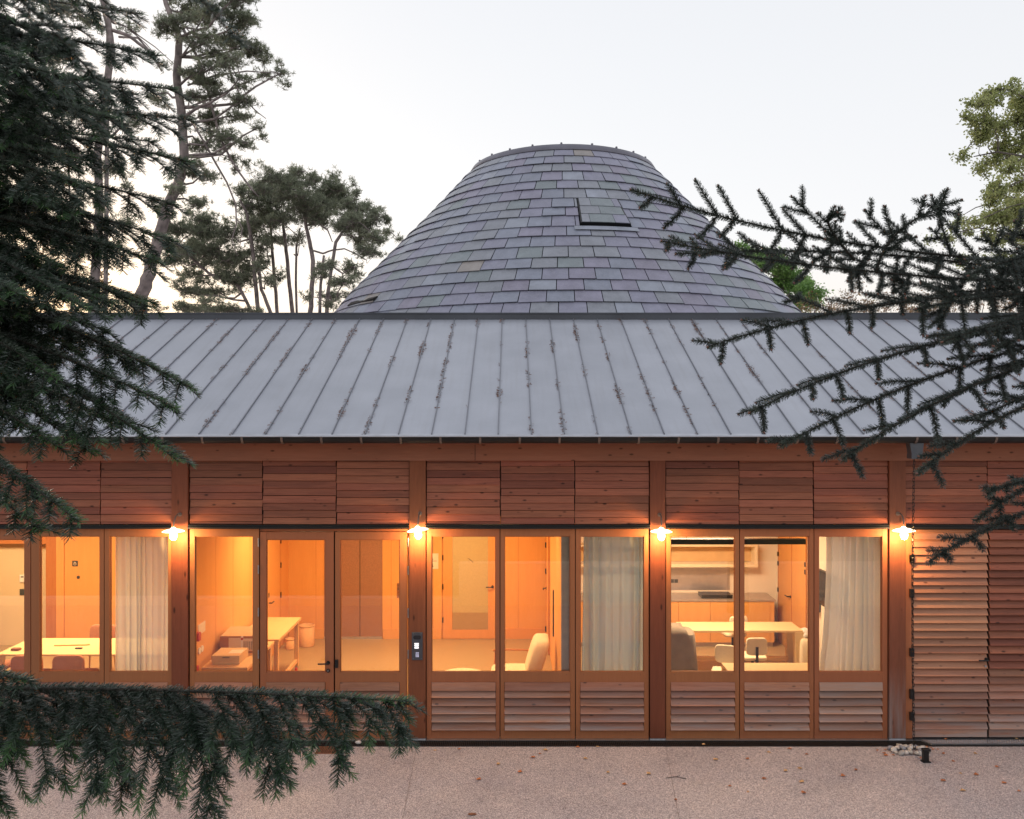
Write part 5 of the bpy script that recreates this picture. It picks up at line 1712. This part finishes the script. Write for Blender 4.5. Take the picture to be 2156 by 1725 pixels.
    if not fir:
        e = unit(Bp - C)
        for bsg in (-1, 0, 1): st.blob(Bp + e * .006 + np.array([0, bsg * .005, 0]), (.004, .004, .005), 1, 0, 0, 1)
    o = st.build(name, [M['bark_fir'] if barkm is None else barkm, M['bud']], tree, True)
    if label: o['label'] = label
    NC[0] += sum(len(b) for b in nd.B)
    f = link('needles', nd.mesh('needles', M[kind] if mat is None else mat), o)
    f['kind'] = 'stuff'
    return o

# --- fir at the left edge of the view
FT = thing('fir_tree', 'dark glossy fir whose drooping boughs fill the left edge', 'fir tree', (-4.04, -7.7, 0))
mb = MB()
mb.tube([(-4.04, -7.7, -.1), (-4.03, -7.7, 2), (-4.04, -7.7, 4.5), (-4.0, -7.68, 7.5), (-3.98, -7.65, 11)], [.20, .17, .14, .09, .02], 14)
mb.build('trunk', M['bark_fir'], FT, True)
def fir_bough(x0, y0, x1, y1, D1, Da, side=.30, sag=30, droop=.75, val=(.12, .95), up=None, **k):
    """bough reaching from the trunk side to the tip seen at (x1, y1)"""
    A = P(x0, y0, Da)
    Bq = P(x1, y1, D1)
    # run back to the trunk
    C = P((x0 + x1) / 2, (y0 + y1) / 2 - sag, (D1 + Da) / 2)
    return bough(FT, 'bough', A, C, Bq, up or (0.05, -.25, 1), 'fir', side * 1.12, .12, 50, droop, 0.0, cat_val=val, s2=.08, **k)
FB = [
    # x0, y0, x1, y1, D tip, D root, side length
    (-330, 60, 335, 118, 3.3, 3.8, .26, 40), (-330, -120, 240, -10, 3.2, 3.7, .26, 20), (-330, 150, 372, 190, 3.4, 4.0, .28, 30), (-330, 230, 404, 252, 3.5, 4.1, .28, 25),
    (-330, 250, 402, 342, 3.3, 3.9, .30, 45), (-330, 330, 370, 432, 3.6, 4.2, .28, 45), (-330, 300, 150, 330, 3.0, 3.6, .26, 30), (-330, 370, 366, 508, 3.4, 4.0, .30, 50),
    (-330, 420, 335, 552, 3.2, 3.8, .26, 50), (-330, 480, 318, 648, 3.3, 3.9, .30, 55), (-330, 500, 330, 640, 3.8, 4.3, .26, 40), (-330, 40, 180, 60, 3.9, 4.3, .26, 10),
    (-330, 420, 180, 652, 2.9, 3.6, .26, 50), (-330, 560, 412, 822, 3.3, 3.9, .26, 75), (-330, 620, 372, 862, 3.1, 3.8, .24, 60), (-330, 640, 376, 972, 3.0, 3.7, .26, 110),
    (-330, 700, 250, 900, 3.4, 4.0, .28, 60), (-330, 820, 168, 1100, 2.7, 3.4, .20, 60), (-330, 860, 90, 1120, 2.9, 3.5, .18, 40), (-330, 160, 240, 250, 3.0, 3.6, .28, 30),
    (-330, 540, 230, 700, 3.6, 4.1, .26, 30), (-330, -30, 300, 30, 3.9, 4.3, .24, 20), (-330, 560, 120, 800, 3.0, 3.6, .24, 40), (-330, 330, 250, 520, 3.9, 4.4, .28, 40),
    (-330, 660, 200, 960, 3.3, 3.8, .24, 50),
    (-330, -60, 130, 90, 3.3, 3.8, .30, 30), (-330, 90, 170, 170, 2.8, 3.5, .28, 30), (-330, 200, 120, 320, 3.3, 4.0, .30, 40), (-330, 280, 200, 400, 2.9, 3.6, .28, 40),
    (-330, 380, 230, 470, 3.7, 4.2, .30, 40), (-330, 430, 120, 560, 3.2, 3.8, .30, 40), (-330, 520, 240, 640, 3.1, 3.8, .28, 40), (-330, 600, 160, 740, 3.5, 4.0, .30, 50),
    (-330, 680, 60, 840, 3.2, 3.8, .26, 40), (-330, 130, 290, 200, 3.8, 4.3, .28, 20), (-330, 260, 330, 300, 3.9, 4.4, .26, 20), (-330, 590, 300, 760, 3.5, 4.1, .28, 60),
    (-330, 720, 120, 940, 3.0, 3.6, .24, 50), (-330, 10, 60, 130, 2.9, 3.5, .26, 30), (-330, 460, 40, 620, 2.8, 3.4, .26, 30), (-330, 350, 60, 420, 3.6, 4.1, .28, 20),
]
for i, (x0, y0, x1, y1, D1, Da, sd_l, sg) in enumerate(FB):
    fir_bough(x0, y0, x1, y1, D1, Da, sd_l, sg, droop=.55 + .3 * (i % 3) / 2)
# the long low bough that reaches across the entrance bay
fir_bough(-330, 1405, 866, 1470, 2.85, 3.3, .36, 38, droop=1.35, spacing_=0) if False else bough(
    FT, 'bough', P(-330, 1452, 3.4), P(300, 1440, 3.1), P(866, 1478, 2.85), (0.0, -.12, 1), 'fir', .53, .105, 40, .88, 0.0, cat_val=(.12, 1.0), t0=.08, tipfac=.13, lvl2=.42, s2=.08, wild=.32, label='long low bough reaching across the entrance bay')
bough(FT, 'bough', P(-330, 1400, 3.0), P(-100, 1400, 2.9), P(55, 1432, 2.8), (0, -.1, 1), 'fir', .16, .08, 50, .5, 0.0, cat_val=(.15, .9))
# bough stubs joining every bough to the trunk
mb = MB()
for (x0, y0, x1, y1, D1, Da, *_r) in FB:
    a = P(x0, y0, Da)
    mb.tube([(-4.04, -7.7, a.z + .12), (a.x, a.y, a.z)], [.03, .017], 5)
for a in (P(-330, 1452, 3.4), P(-330, 1400, 3.0)): mb.tube([(-4.04, -7.7, a.z + .1), (a.x, a.y, a.z)], [.03, .017], 5)
mb.build('bough_stubs', M['bark_fir'], FT, True)
# twigs close to the lens, out of focus
near = [((-250, -160, 1.25), (60, -60, 1.2), (258, 250, 1.2)), ((300, -150, 1.0), (400, -20, 1.0), (512, 98, 1.0))]
for i, (a, c, b_) in enumerate(near):
    bough(FT, 'bough', P(*a), P(*c), P(*b_), (0, -.3, 1), 'fir', .035 if i else .05, .05, 45, .3, 0, cat_val=(.1, .5), lvl2=.2, density=.8 if i == 0 else .5, nlen=.016, sr=.25, label='twig hanging close to the lens, out of focus')

# --- spruce at the right edge of the view
ST = thing('spruce_tree', 'stiff-needled spruce reaching in from the right with upturned twigs', 'spruce tree', (4.94, -7.0, 0))
mb = MB()
mb.tube([(4.94, -7.0, -.1), (4.93, -7.0, 2), (4.94, -7.0, 4.5), (4.96, -7.0, 7.5), (4.94, -7.0, 10)], [.24, .2, .16, .1, .02], 14)
mb.build('trunk', M['bark_fir'], ST, True)
def spr(x0, y0, xc, yc, x1, y1, D1, Da, side=.2, spacing=.10, droop=.15, curl=.05, up=(0, -.5, 1), ang=48, **k):
    return bough(ST, 'bough', P(x0, y0, Da), P(xc, yc, (D1 + Da) / 2), P(x1, y1, D1), up, 'spruce', side * 1.15, spacing * 1.5, ang, droop, curl, lvl2=.55, s2=.15, cat_val=(.15, .8), tipfac=.45, **k)
SB = [
    (2450, 560, 1800, 560, 1330, 400, 3.6, 4.3, .26, .13, -.05), (2450, 600, 1850, 600, 1395, 508, 3.5, 4.2, .24, .13, .1), (2450, 640, 1960, 500, 1425, 535, 3.8, 4.4, .24, .13, .05),
    (2420, 620, 1900, 590, 1492, 730, 3.4, 4.1, .24, .14, .3), (2420, 660, 1950, 680, 1580, 868, 3.3, 4.0, .24, .14, .4), (2420, 680, 2000, 740, 1642, 940, 3.3, 4.0, .22, .15, .4),
    (2420, 700, 2050, 770, 1772, 968, 3.2, 3.9, .22, .16, .45), (2450, 760, 2150, 820, 1932, 996, 3.1, 3.9, .20, .17, .4), (2400, 1020, 2130, 1060, 1955, 1184, 3.0, 3.6, .12, .15, .2),
    (2450, 590, 2160, 590, 1850, 640, 3.9, 4.4, .26, .11, .3), 
    (2440, 640, 2200, 640, 1985, 720, 3.2, 3.9, .24, .12, .4), (2400, 980, 2230, 960, 2052, 1098, 3.2, 3.7, .10, .16, .2),
    (2440, 780, 2300, 760, 2060, 880, 3.6, 4.1, .22, .12, .4), (2450, 520, 2230, 500, 2040, 580, 3.5, 4.0, .22, .12, .3),
    (2440, 620, 2160, 600, 1930, 650, 3.4, 4.0, .26, .13, .4), (2440, 650, 2260, 640, 2090, 740, 3.5, 4.0, .26, .13, .5),
]
for i, (x0, y0, xc, yc, x1, y1, D1, Da, sd_l, spg, dr) in enumerate(SB):
    spr(x0, y0, xc, yc, x1, y1, D1, Da, sd_l, spg, dr, up=(0, -1, .35) if i in (0, 2, 11, 14) else ((.1, -.8, 1) if i % 2 else (0, -.3, 1)), ang=56)
# the twig that rises clear of the others against the sky
spr(1845, 575, 1860, 470, 2022, 422, 3.7, 3.75, .13, .085, -.1, up=(0, -1, .3), label='twig rising clear against the sky')
spr(1800, 548, 1700, 440, 1775, 452, 3.7, 3.75, .06, .06, -.1, up=(0, -1, .3))
spr(2450, 1000, 2200, 980, 2075, 1040, 3.0, 3.4, .08, .15, .1)
mb = MB()
for (x0, y0, xc, yc, x1, y1, D1, Da, *_r) in SB:
    a = P(x0, y0, Da)
    mb.tube([(4.94, -7.0, a.z + .1), (a.x, a.y, a.z)], [.03, .015], 5)
mb.build('bough_stubs', M['bark_fir'], ST, True)

# ------------------------------------------------------------------ background trees
class Tufts:
    """foliage of a far tree: sprays of blades on twigs"""
    def __init__(s): s.v, s.val = [], []
    def spray(s, c, n, L_, w, upw=.3, val=.5, spread=1.0):
        d = rng.normal(0, 1, (n, 3)) * spread
        d[:, 2] += upw
        d = unit(d)
        c = np.array(c)[None, :] + rng.normal(0, L_ * .12, (n, 3))
        ln = L_ * (.6 + .6 * rng.random((n, 1)))
        wd = unit(np.cross(d, rng.normal(0, 1, (n, 3)))) * w
        s.v.append(np.stack([c - wd * .6, c + wd * .6, c + d * ln + wd * .35, c + d * ln - wd * .35], 1).reshape(-1, 3))
        s.val.append(np.clip(val + rng.normal(0, .16, n), 0, 1))
    def leaves(s, c, n, rad, size, val=.5):
        c = np.array(c)[None, :] + rng.normal(0, rad, (n, 3))
        a = unit(rng.normal(0, 1, (n, 3)))
        b = unit(np.cross(a, rng.normal(0, 1, (n, 3))))
        sz = size * (.6 + .7 * rng.random((n, 1)))
        a, b = a * sz, b * sz * .6
        s.v.append(np.stack([c - a, c + b, c + a, c - b], 1).reshape(-1, 3))
        s.val.append(np.clip(val + rng.normal(0, .2, n), 0, 1))
    def build(s, name, mat, tree):
        me = quad_mesh(name, np.concatenate(s.v), np.concatenate(s.val), mat)
        o = link(name, me, tree)
        o['kind'] = 'stuff'
        return o
def far_tree(name, label, cat, trunks, clumps, D, kind, matf, barkm, group=None, twigs=12, limb_r=.035, dens=1.0, blade=.13, width=.015, per=12, extra=None, dj=1.6, limbs=True):
    base = P(trunks[0][0][0], trunks[0][0][1], D)
    t = thing(name, label, cat, (base.x, base.y, 0), group)
    tr = MB()
    trunk_pts = []
    for tk in trunks:
        pts = [P(q[0], q[1], D + (q[3] if len(q) > 3 else 0)) for q in tk]
        rad = [q[2] / 2 / F * D for q in tk]
        if pts[0].z > 1.0 and pts[0].z > 0:
            # carry the trunk down to the ground
            if tk is trunks[0] or tk[0][2] > 7:
                g0 = pts[0].copy(); g0.z = -.1; g0.x += (pts[0].x - pts[1].x) * .3
                pts = [g0] + pts
                rad = [rad[0] * 1.3] + rad
        # smooth
        out, ro = [], []
        for i in range(len(pts) - 1):
            for q in range(4):
                u = q / 4
                a, b = pts[i], pts[i + 1]
                w = Vector((noise.noise(Vector((i * 3.3 + q, a.x, 0))), 0, noise.noise(Vector((i + q * 2.1, a.z, 4))))) * rad[i] * (.35 if q else 0)
                out.append(a.lerp(b, u) + w); ro.append(rad[i] * (1 - u) + rad[i + 1] * u)
        out.append(pts[-1]); ro.append(rad[-1])
        tr.tube(out, ro, 9)
        trunk_pts += [(p, r) for p, r in zip(out, ro)]
    tr.build('trunk', barkm, t, True)
    br = MB()
    fo = Tufts()
    cl2 = []
    for (cx_, cy_, rx, ry) in clumps:
        nsub = 3 if rx > 24 else 2
        for q in range(nsub):
            a = rnd.uniform(0, 6.283)
            k_ = 0 if q == 0 else .75
            cl2.append((cx_ + rx * k_ * math.cos(a), cy_ + ry * k_ * math.sin(a) - (0 if q == 0 else 2), rx * (.85 if q == 0 else .58), ry * (.85 if q == 0 else .62), q))
    pc = None
    for ci, (cx_, cy_, rx, ry, sub_) in enumerate(cl2):
        dd = D + rnd.uniform(-dj, dj)
        c = P(cx_, cy_, dd)
        if sub_ == 0: pc = c
        else:
            c.y = pc.y + rnd.uniform(-.6, .6)
            br.tube([pc, pc.lerp(c, .5) + Vector((0, 0, .08)), c], [.02, .014, .008], 4, caps=False)
        a_, b_ = rx / F * dd, ry / F * dd
        # limb from the nearest trunk point below the clump
        if limbs and trunk_pts and sub_ == 0:
            best = min(trunk_pts, key=lambda q: (q[0] - c).length + (1.5 if q[0].z > c.z - .1 else 0) * 1.0 + abs(q[0].z - (c.z - .5 * abs(c.x - q[0].x))) * .3)
            p = best[0]
            mid = p.lerp(c, .5) + Vector((0, 0, -.08 * (c - p).length + rnd.uniform(-.2, .2)))
            m1 = p.lerp(mid, .5) + Vector((rnd.uniform(-.1, .1), rnd.uniform(-.1, .1), rnd.uniform(-.1, .1)))
            m2 = mid.lerp(c, .5) + Vector((rnd.uniform(-.1, .1), 0, rnd.uniform(-.1, .15)))
            r0 = min(limb_r * (1 + (c - p).length * .25), best[1] * .7)
            br.tube([p, m1, mid, m2, c], [r0, r0 * .8, r0 * .65, r0 * .5, r0 * .3], 5)
        nt_ = max(3, int(twigs * 1.75 * dens * (rx * ry / 1600) ** .75))
        for k in range(nt_):
            a = rnd.uniform(0, 6.283)
            e = rnd.uniform(.35, 1.45)
            q = Vector((c.x + a_ * e * math.cos(a), c.y + rnd.uniform(-1, 1) * a_ * .8, c.z + b_ * e * math.sin(a) * .95))
            st_ = c + Vector((rnd.gauss(0, a_ * .28), rnd.gauss(0, a_ * .28), rnd.gauss(0, b_ * .22) - b_ * .2))
            mid = st_.lerp(q, .5) + Vector((0, 0, -.05 - .06 * rnd.random()))
            br.tube([st_, mid, q], [.011, .008, .004], 3, caps=False)
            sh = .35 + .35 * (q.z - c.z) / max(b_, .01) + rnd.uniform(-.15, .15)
            nt2 = max(3, int((q - st_).length / (.10 if kind == 'pine' else .08)))
            for w in range(nt2):
                u = .35 + .8 * w / nt2
                s_ = st_.lerp(q, u) + Vector((rnd.gauss(0, .05), rnd.gauss(0, .06), rnd.gauss(0, .05)))
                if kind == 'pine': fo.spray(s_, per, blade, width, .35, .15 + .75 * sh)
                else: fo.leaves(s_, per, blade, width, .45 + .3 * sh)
    if extra: extra(br, fo, D)
    if br.v: br.build('limbs', barkm, t, True, kind='stuff')
    fo.build('crown', matf, t)
    return t

# pine grove at the left, behind the pavilion
far_tree('pine_tree', 'pine with a leaning trunk at the left of the grove, low branches over the ridge', 'pine tree',
    [[(545, 668, 9), (538, 600, 8.5), (531, 520, 8), (520, 450, 6), (505, 420, 4)], [(536, 668, 7), (500, 600, 7), (441, 577, 6), (405, 545, 5), (376, 516, 4), (345, 500, 3)], [(572, 665, 8), (550, 610, 7), (545, 560, 5)]],
    [(400, 520, 58, 30), (455, 530, 50, 26), (425, 480, 46, 30), (372, 545, 34, 18), (480, 490, 46, 30), (505, 540, 45, 20), (450, 612, 50, 16), (500, 590, 50, 20), (395, 612, 34, 14), (360, 475, 30, 28), (430, 648, 40, 12), (500, 652, 55, 10), (375, 646, 26, 12), (470, 575, 30, 14), (540, 560, 30, 22), (350, 440, 22, 24), (565, 590, 24, 12), (395, 580, 26, 12)],
    30, 'pine', M['pine'], M['bark_pine'], 'pines behind the pavilion', twigs=30)
far_tree('pine_tree', 'slender pine with a straight trunk in the middle of the grove', 'pine tree',
    [[(584, 670, 7.5), (579, 600, 7), (574, 540, 6.5), (570, 480, 5), (560, 430, 3)], [(617, 668, 9), (609, 600, 8), (604, 540, 7.5), (599, 495, 7), (590, 450, 4)], [(625, 668, 5), (623, 600, 5), (624, 520, 4.5), (632, 480, 3)]],
    [(545, 470, 44, 28), (575, 425, 40, 30), (560, 395, 36, 22), (600, 455, 44, 24), (530, 430, 36, 26), (570, 505, 26, 16), (600, 410, 38, 24), (630, 500, 20, 14), (582, 385, 20, 12), (552, 520, 22, 14)],
    31, 'pine', M['pine'], M['bark_pine'], 'pines behind the pavilion', twigs=32)
far_tree('pine_tree', 'tallest pine of the grove with a forked spreading crown', 'pine tree',
    [[(653, 670, 10.5), (656, 620, 10), (659, 550, 9), (652, 510, 8.5), (643, 470, 7), (640, 430, 4)], [(645, 475, 5), (670, 470, 4), (690, 485, 3), (700, 510, 2)]],
    [(640, 385, 34, 22), (660, 375, 22, 20), (610, 400, 36, 24), (640, 425, 52, 28), (690, 415, 44, 26), (672, 448, 50, 20), (710, 398, 22, 20), (650, 455, 40, 16), (618, 365, 16, 14), (690, 385, 18, 14), (712, 430, 30, 18)],
    29, 'pine', M['pine'], M['bark_pine'], 'pines behind the pavilion', twigs=34)
far_tree('pine_tree', 'pine next to the slate tower with its crown leaning right', 'pine tree',
    [[(687, 670, 8.5), (690, 620, 8), (699, 560, 7), (707, 510, 7), (720, 490, 6), (740, 470, 4)], [(673, 668, 7), (675, 600, 6), (682, 538, 5)], [(660, 528, 4), (680, 534, 4), (700, 527, 3.5), (725, 524, 3), (745, 533, 2.5), (772, 548, 2)]],
    [(745, 455, 38, 22), (775, 470, 30, 22), (725, 475, 36, 20), (790, 450, 18, 14), (760, 500, 38, 22), (790, 500, 24, 20), (775, 530, 28, 16), (815, 488, 18, 8), (740, 425, 20, 16), (752, 404, 10, 10), (745, 560, 26, 12), (725, 595, 34, 14), (690, 560, 24, 12), (705, 620, 34, 10), (690, 640, 24, 8), (800, 440, 12, 8)],
    28, 'pine', M['pine'], M['bark_pine'], 'pines behind the pavilion', twigs=34)
def tall_extra(br, fo, D):
    for path in ([(385, 60, 7), (420, 130, 6), (440, 200, 5.5), (463, 290, 5), (487, 337, 5), (505, 365, 4.5), (531, 400, 4), (545, 415, 2)],
                 [(400, 250, 5), (430, 300, 4.5), (452, 340, 4.5), (478, 385, 4), (496, 430, 3.5), (498, 470, 3), (488, 505, 2.2), (500, 540, 1.5)],
                 [(498, 460, 2.5), (510, 480, 2), (505, 520, 1.5)], [(380, 120, 5), (430, 90, 4.5), (480, 140, 4), (505, 200, 3.5), (540, 235, 2.5), (560, 250, 1.5)],
                 [(250, 78, 5), (290, 80, 4.5), (318, 110, 4), (340, 150, 3)], [(395, 180, 4), (450, 160, 3.5), (520, 150, 3), (590, 155, 1.5)]):
        br.tube([P(q[0], q[1], D) for q in path], [q[2] / 2 / F * D for q in path], 6)
far_tree('pine_tree', 'tall old pine with a curving trunk rising behind the fir', 'pine tree',
    [[(296, 640, 27), (308, 590, 26), (330, 520, 24), (352, 440, 22), (376, 385, 20), (388, 330, 19), (383, 250, 18), (372, 160, 16), (378, 80, 14), (350, 10, 10), (330, -60, 8)]],
    [(400, 20, 46, 24), (455, 25, 46, 24), (505, 50, 34, 22), (470, 80, 48, 20), (520, 95, 30, 16), (420, 85, 44, 22), (545, 110, 20, 12), (480, 125, 42, 16), (560, 158, 32, 8), (505, 165, 32, 12), (430, 140, 44, 16), (460, 195, 44, 14), (520, 210, 26, 12), (500, 245, 34, 12), (545, 268, 20, 9), (440, 240, 40, 14), (470, 285, 40, 12), (515, 300, 30, 9), (425, 300, 36, 14), (480, 330, 26, 10), (400, 345, 32, 14), (436, 372, 28, 12), (375, 400, 24, 12), (420, 425, 26, 12), (595, 152, 14, 6), (350, 60, 30, 16), (500, -10, 50, 14), (380, -20, 50, 16), (330, 200, 26, 14), (410, 200, 30, 12)],
    26, 'pine', M['pine'], M['bark_pine'], 'pines behind the pavilion', twigs=30, blade=.12, extra=tall_extra, dj=1.0)
far_tree('pine_tree', 'red-barked pine glimpsed through the upper fir boughs', 'pine tree',
    [[(196, 660, 20), (202, 560, 19), (210, 440, 17), (205, 330, 16), (222, 200, 15), (236, 110, 14), (228, 50, 13), (214, -10, 12), (190, -60, 10)], [(228, 60, 8), (270, 75, 7), (310, 105, 6), (335, 140, 4)]],
    [(100, 120, 50, 30), (60, 260, 50, 30), (150, 240, 40, 24), (270, 60, 30, 14), (90, 420, 40, 24), (240, 360, 30, 18), (170, 520, 40, 20), (50, 560, 40, 24), (250, 470, 26, 14), (120, 20, 60, 20), (290, 260, 26, 12)],
    24, 'pine', M['pine'], M['bark_pine'], 'pines behind the pavilion', twigs=20)
far_tree('autumn_tree', 'thin reddish autumn tree glimpsed behind the fir at the left', 'tree',
    [[(150, 660, 6), (160, 560, 5), (150, 450, 4), (140, 300, 3)]],
    [(150, 330, 26, 24), (120, 380, 24, 20), (175, 590, 26, 30), (160, 480, 24, 24), (110, 520, 26, 26), (200, 620, 24, 20), (70, 640, 40, 20)],
    33, 'leaf', M['autumn'], M['bark_grey'], twigs=10, blade=.10, width=.06, per=6)
# broadleaf trees at the right
far_tree('broadleaf_tree', 'tall yellowing tree at the upper right edge', 'tree',
    [[(2230, 700, 20), (2225, 560, 18), (2215, 420, 14), (2205, 280, 10), (2190, 160, 5)], [(2222, 540, 8), (2180, 510, 6), (2120, 492, 5), (2060, 480, 3), (2010, 490, 2)], [(2214, 400, 6), (2160, 330, 5), (2100, 320, 4), (2050, 330, 2)]],
    [(2122, 186, 34, 18), (2092, 212, 28, 18), (2150, 205, 30, 26), (2150, 250, 40, 26), (2075, 258, 26, 18), (2062, 290, 24, 22), (2108, 270, 34, 20), (2150, 310, 34, 26), (2092, 340, 28, 13), (2130, 350, 30, 16), (2150, 390, 30, 24), (2104, 400, 30, 20), (2090, 428, 20, 14), (2140, 440, 34, 22), (2102, 462, 30, 18), (2082, 492, 22, 13), (2052, 468, 26, 9), (2015, 474, 18, 12), (1992, 502, 12, 9), (2135, 500, 36, 20), (2040, 488, 18, 8), (2120, 545, 34, 20), (2190, 300, 40, 60), (2190, 440, 40, 60)],
    24, 'leaf', M['decid'], M['bark_grey'], 'broadleaf trees behind the spruce', twigs=26, blade=.055, width=.045, per=8, limb_r=.03)
far_tree('broadleaf_tree', 'fresh green tree behind the right flank of the slate tower', 'tree',
    [[(1640, 700, 8), (1645, 640, 7), (1650, 590, 4)]],
    [(1635, 560, 34, 22), (1665, 585, 34, 24), (1690, 615, 30, 22), (1640, 610, 34, 24), (1600, 560, 24, 18), (1560, 530, 26, 12), (1670, 645, 32, 16), (1605, 540, 22, 12), (1700, 590, 16, 12), (1720, 640, 16, 12)],
    36, 'leaf', M['green'], M['bark_grey'], 'broadleaf trees behind the spruce', twigs=30, blade=.075, width=.06, per=9)
def bare(br, fo, D):
    for k in range(60):
        x = rnd.uniform(1690, 2140)
        h = rnd.uniform(18, 62)
        p = P(x, 672, D + rnd.uniform(-2, 2)); q = P(x + rnd.uniform(-10, 10), 668 - h, D)
        br.tube([p, p.lerp(q, .5) + Vector((rnd.uniform(-.1, .1), 0, 0)), q], [.02, .012, .004], 3, caps=False)
        for j in range(4):
            u = rnd.uniform(.3, .9)
            s_ = p.lerp(q, u)
            e = s_ + Vector((rnd.uniform(-.5, .5), 0, rnd.uniform(.1, .5)))
            br.tube([s_, e], [.008, .003], 3, caps=False)
            for m_ in range(3): fo.leaves(s_.lerp(e, rnd.random()), 4, .10, .045, rnd.random())
far_tree('bare_thicket', 'thin half-bare thicket with russet leaves showing above the ridge at the right', 'thicket',
    [[(1760, 690, 3), (1762, 650, 2)]], [(1740, 655, 20, 10), (1900, 655, 50, 8)], 34, 'leaf', M['autumn'], M['bark_grey'], twigs=5, blade=.08, width=.05, per=5, extra=bare, limbs=False)
print('needles', NC[0])
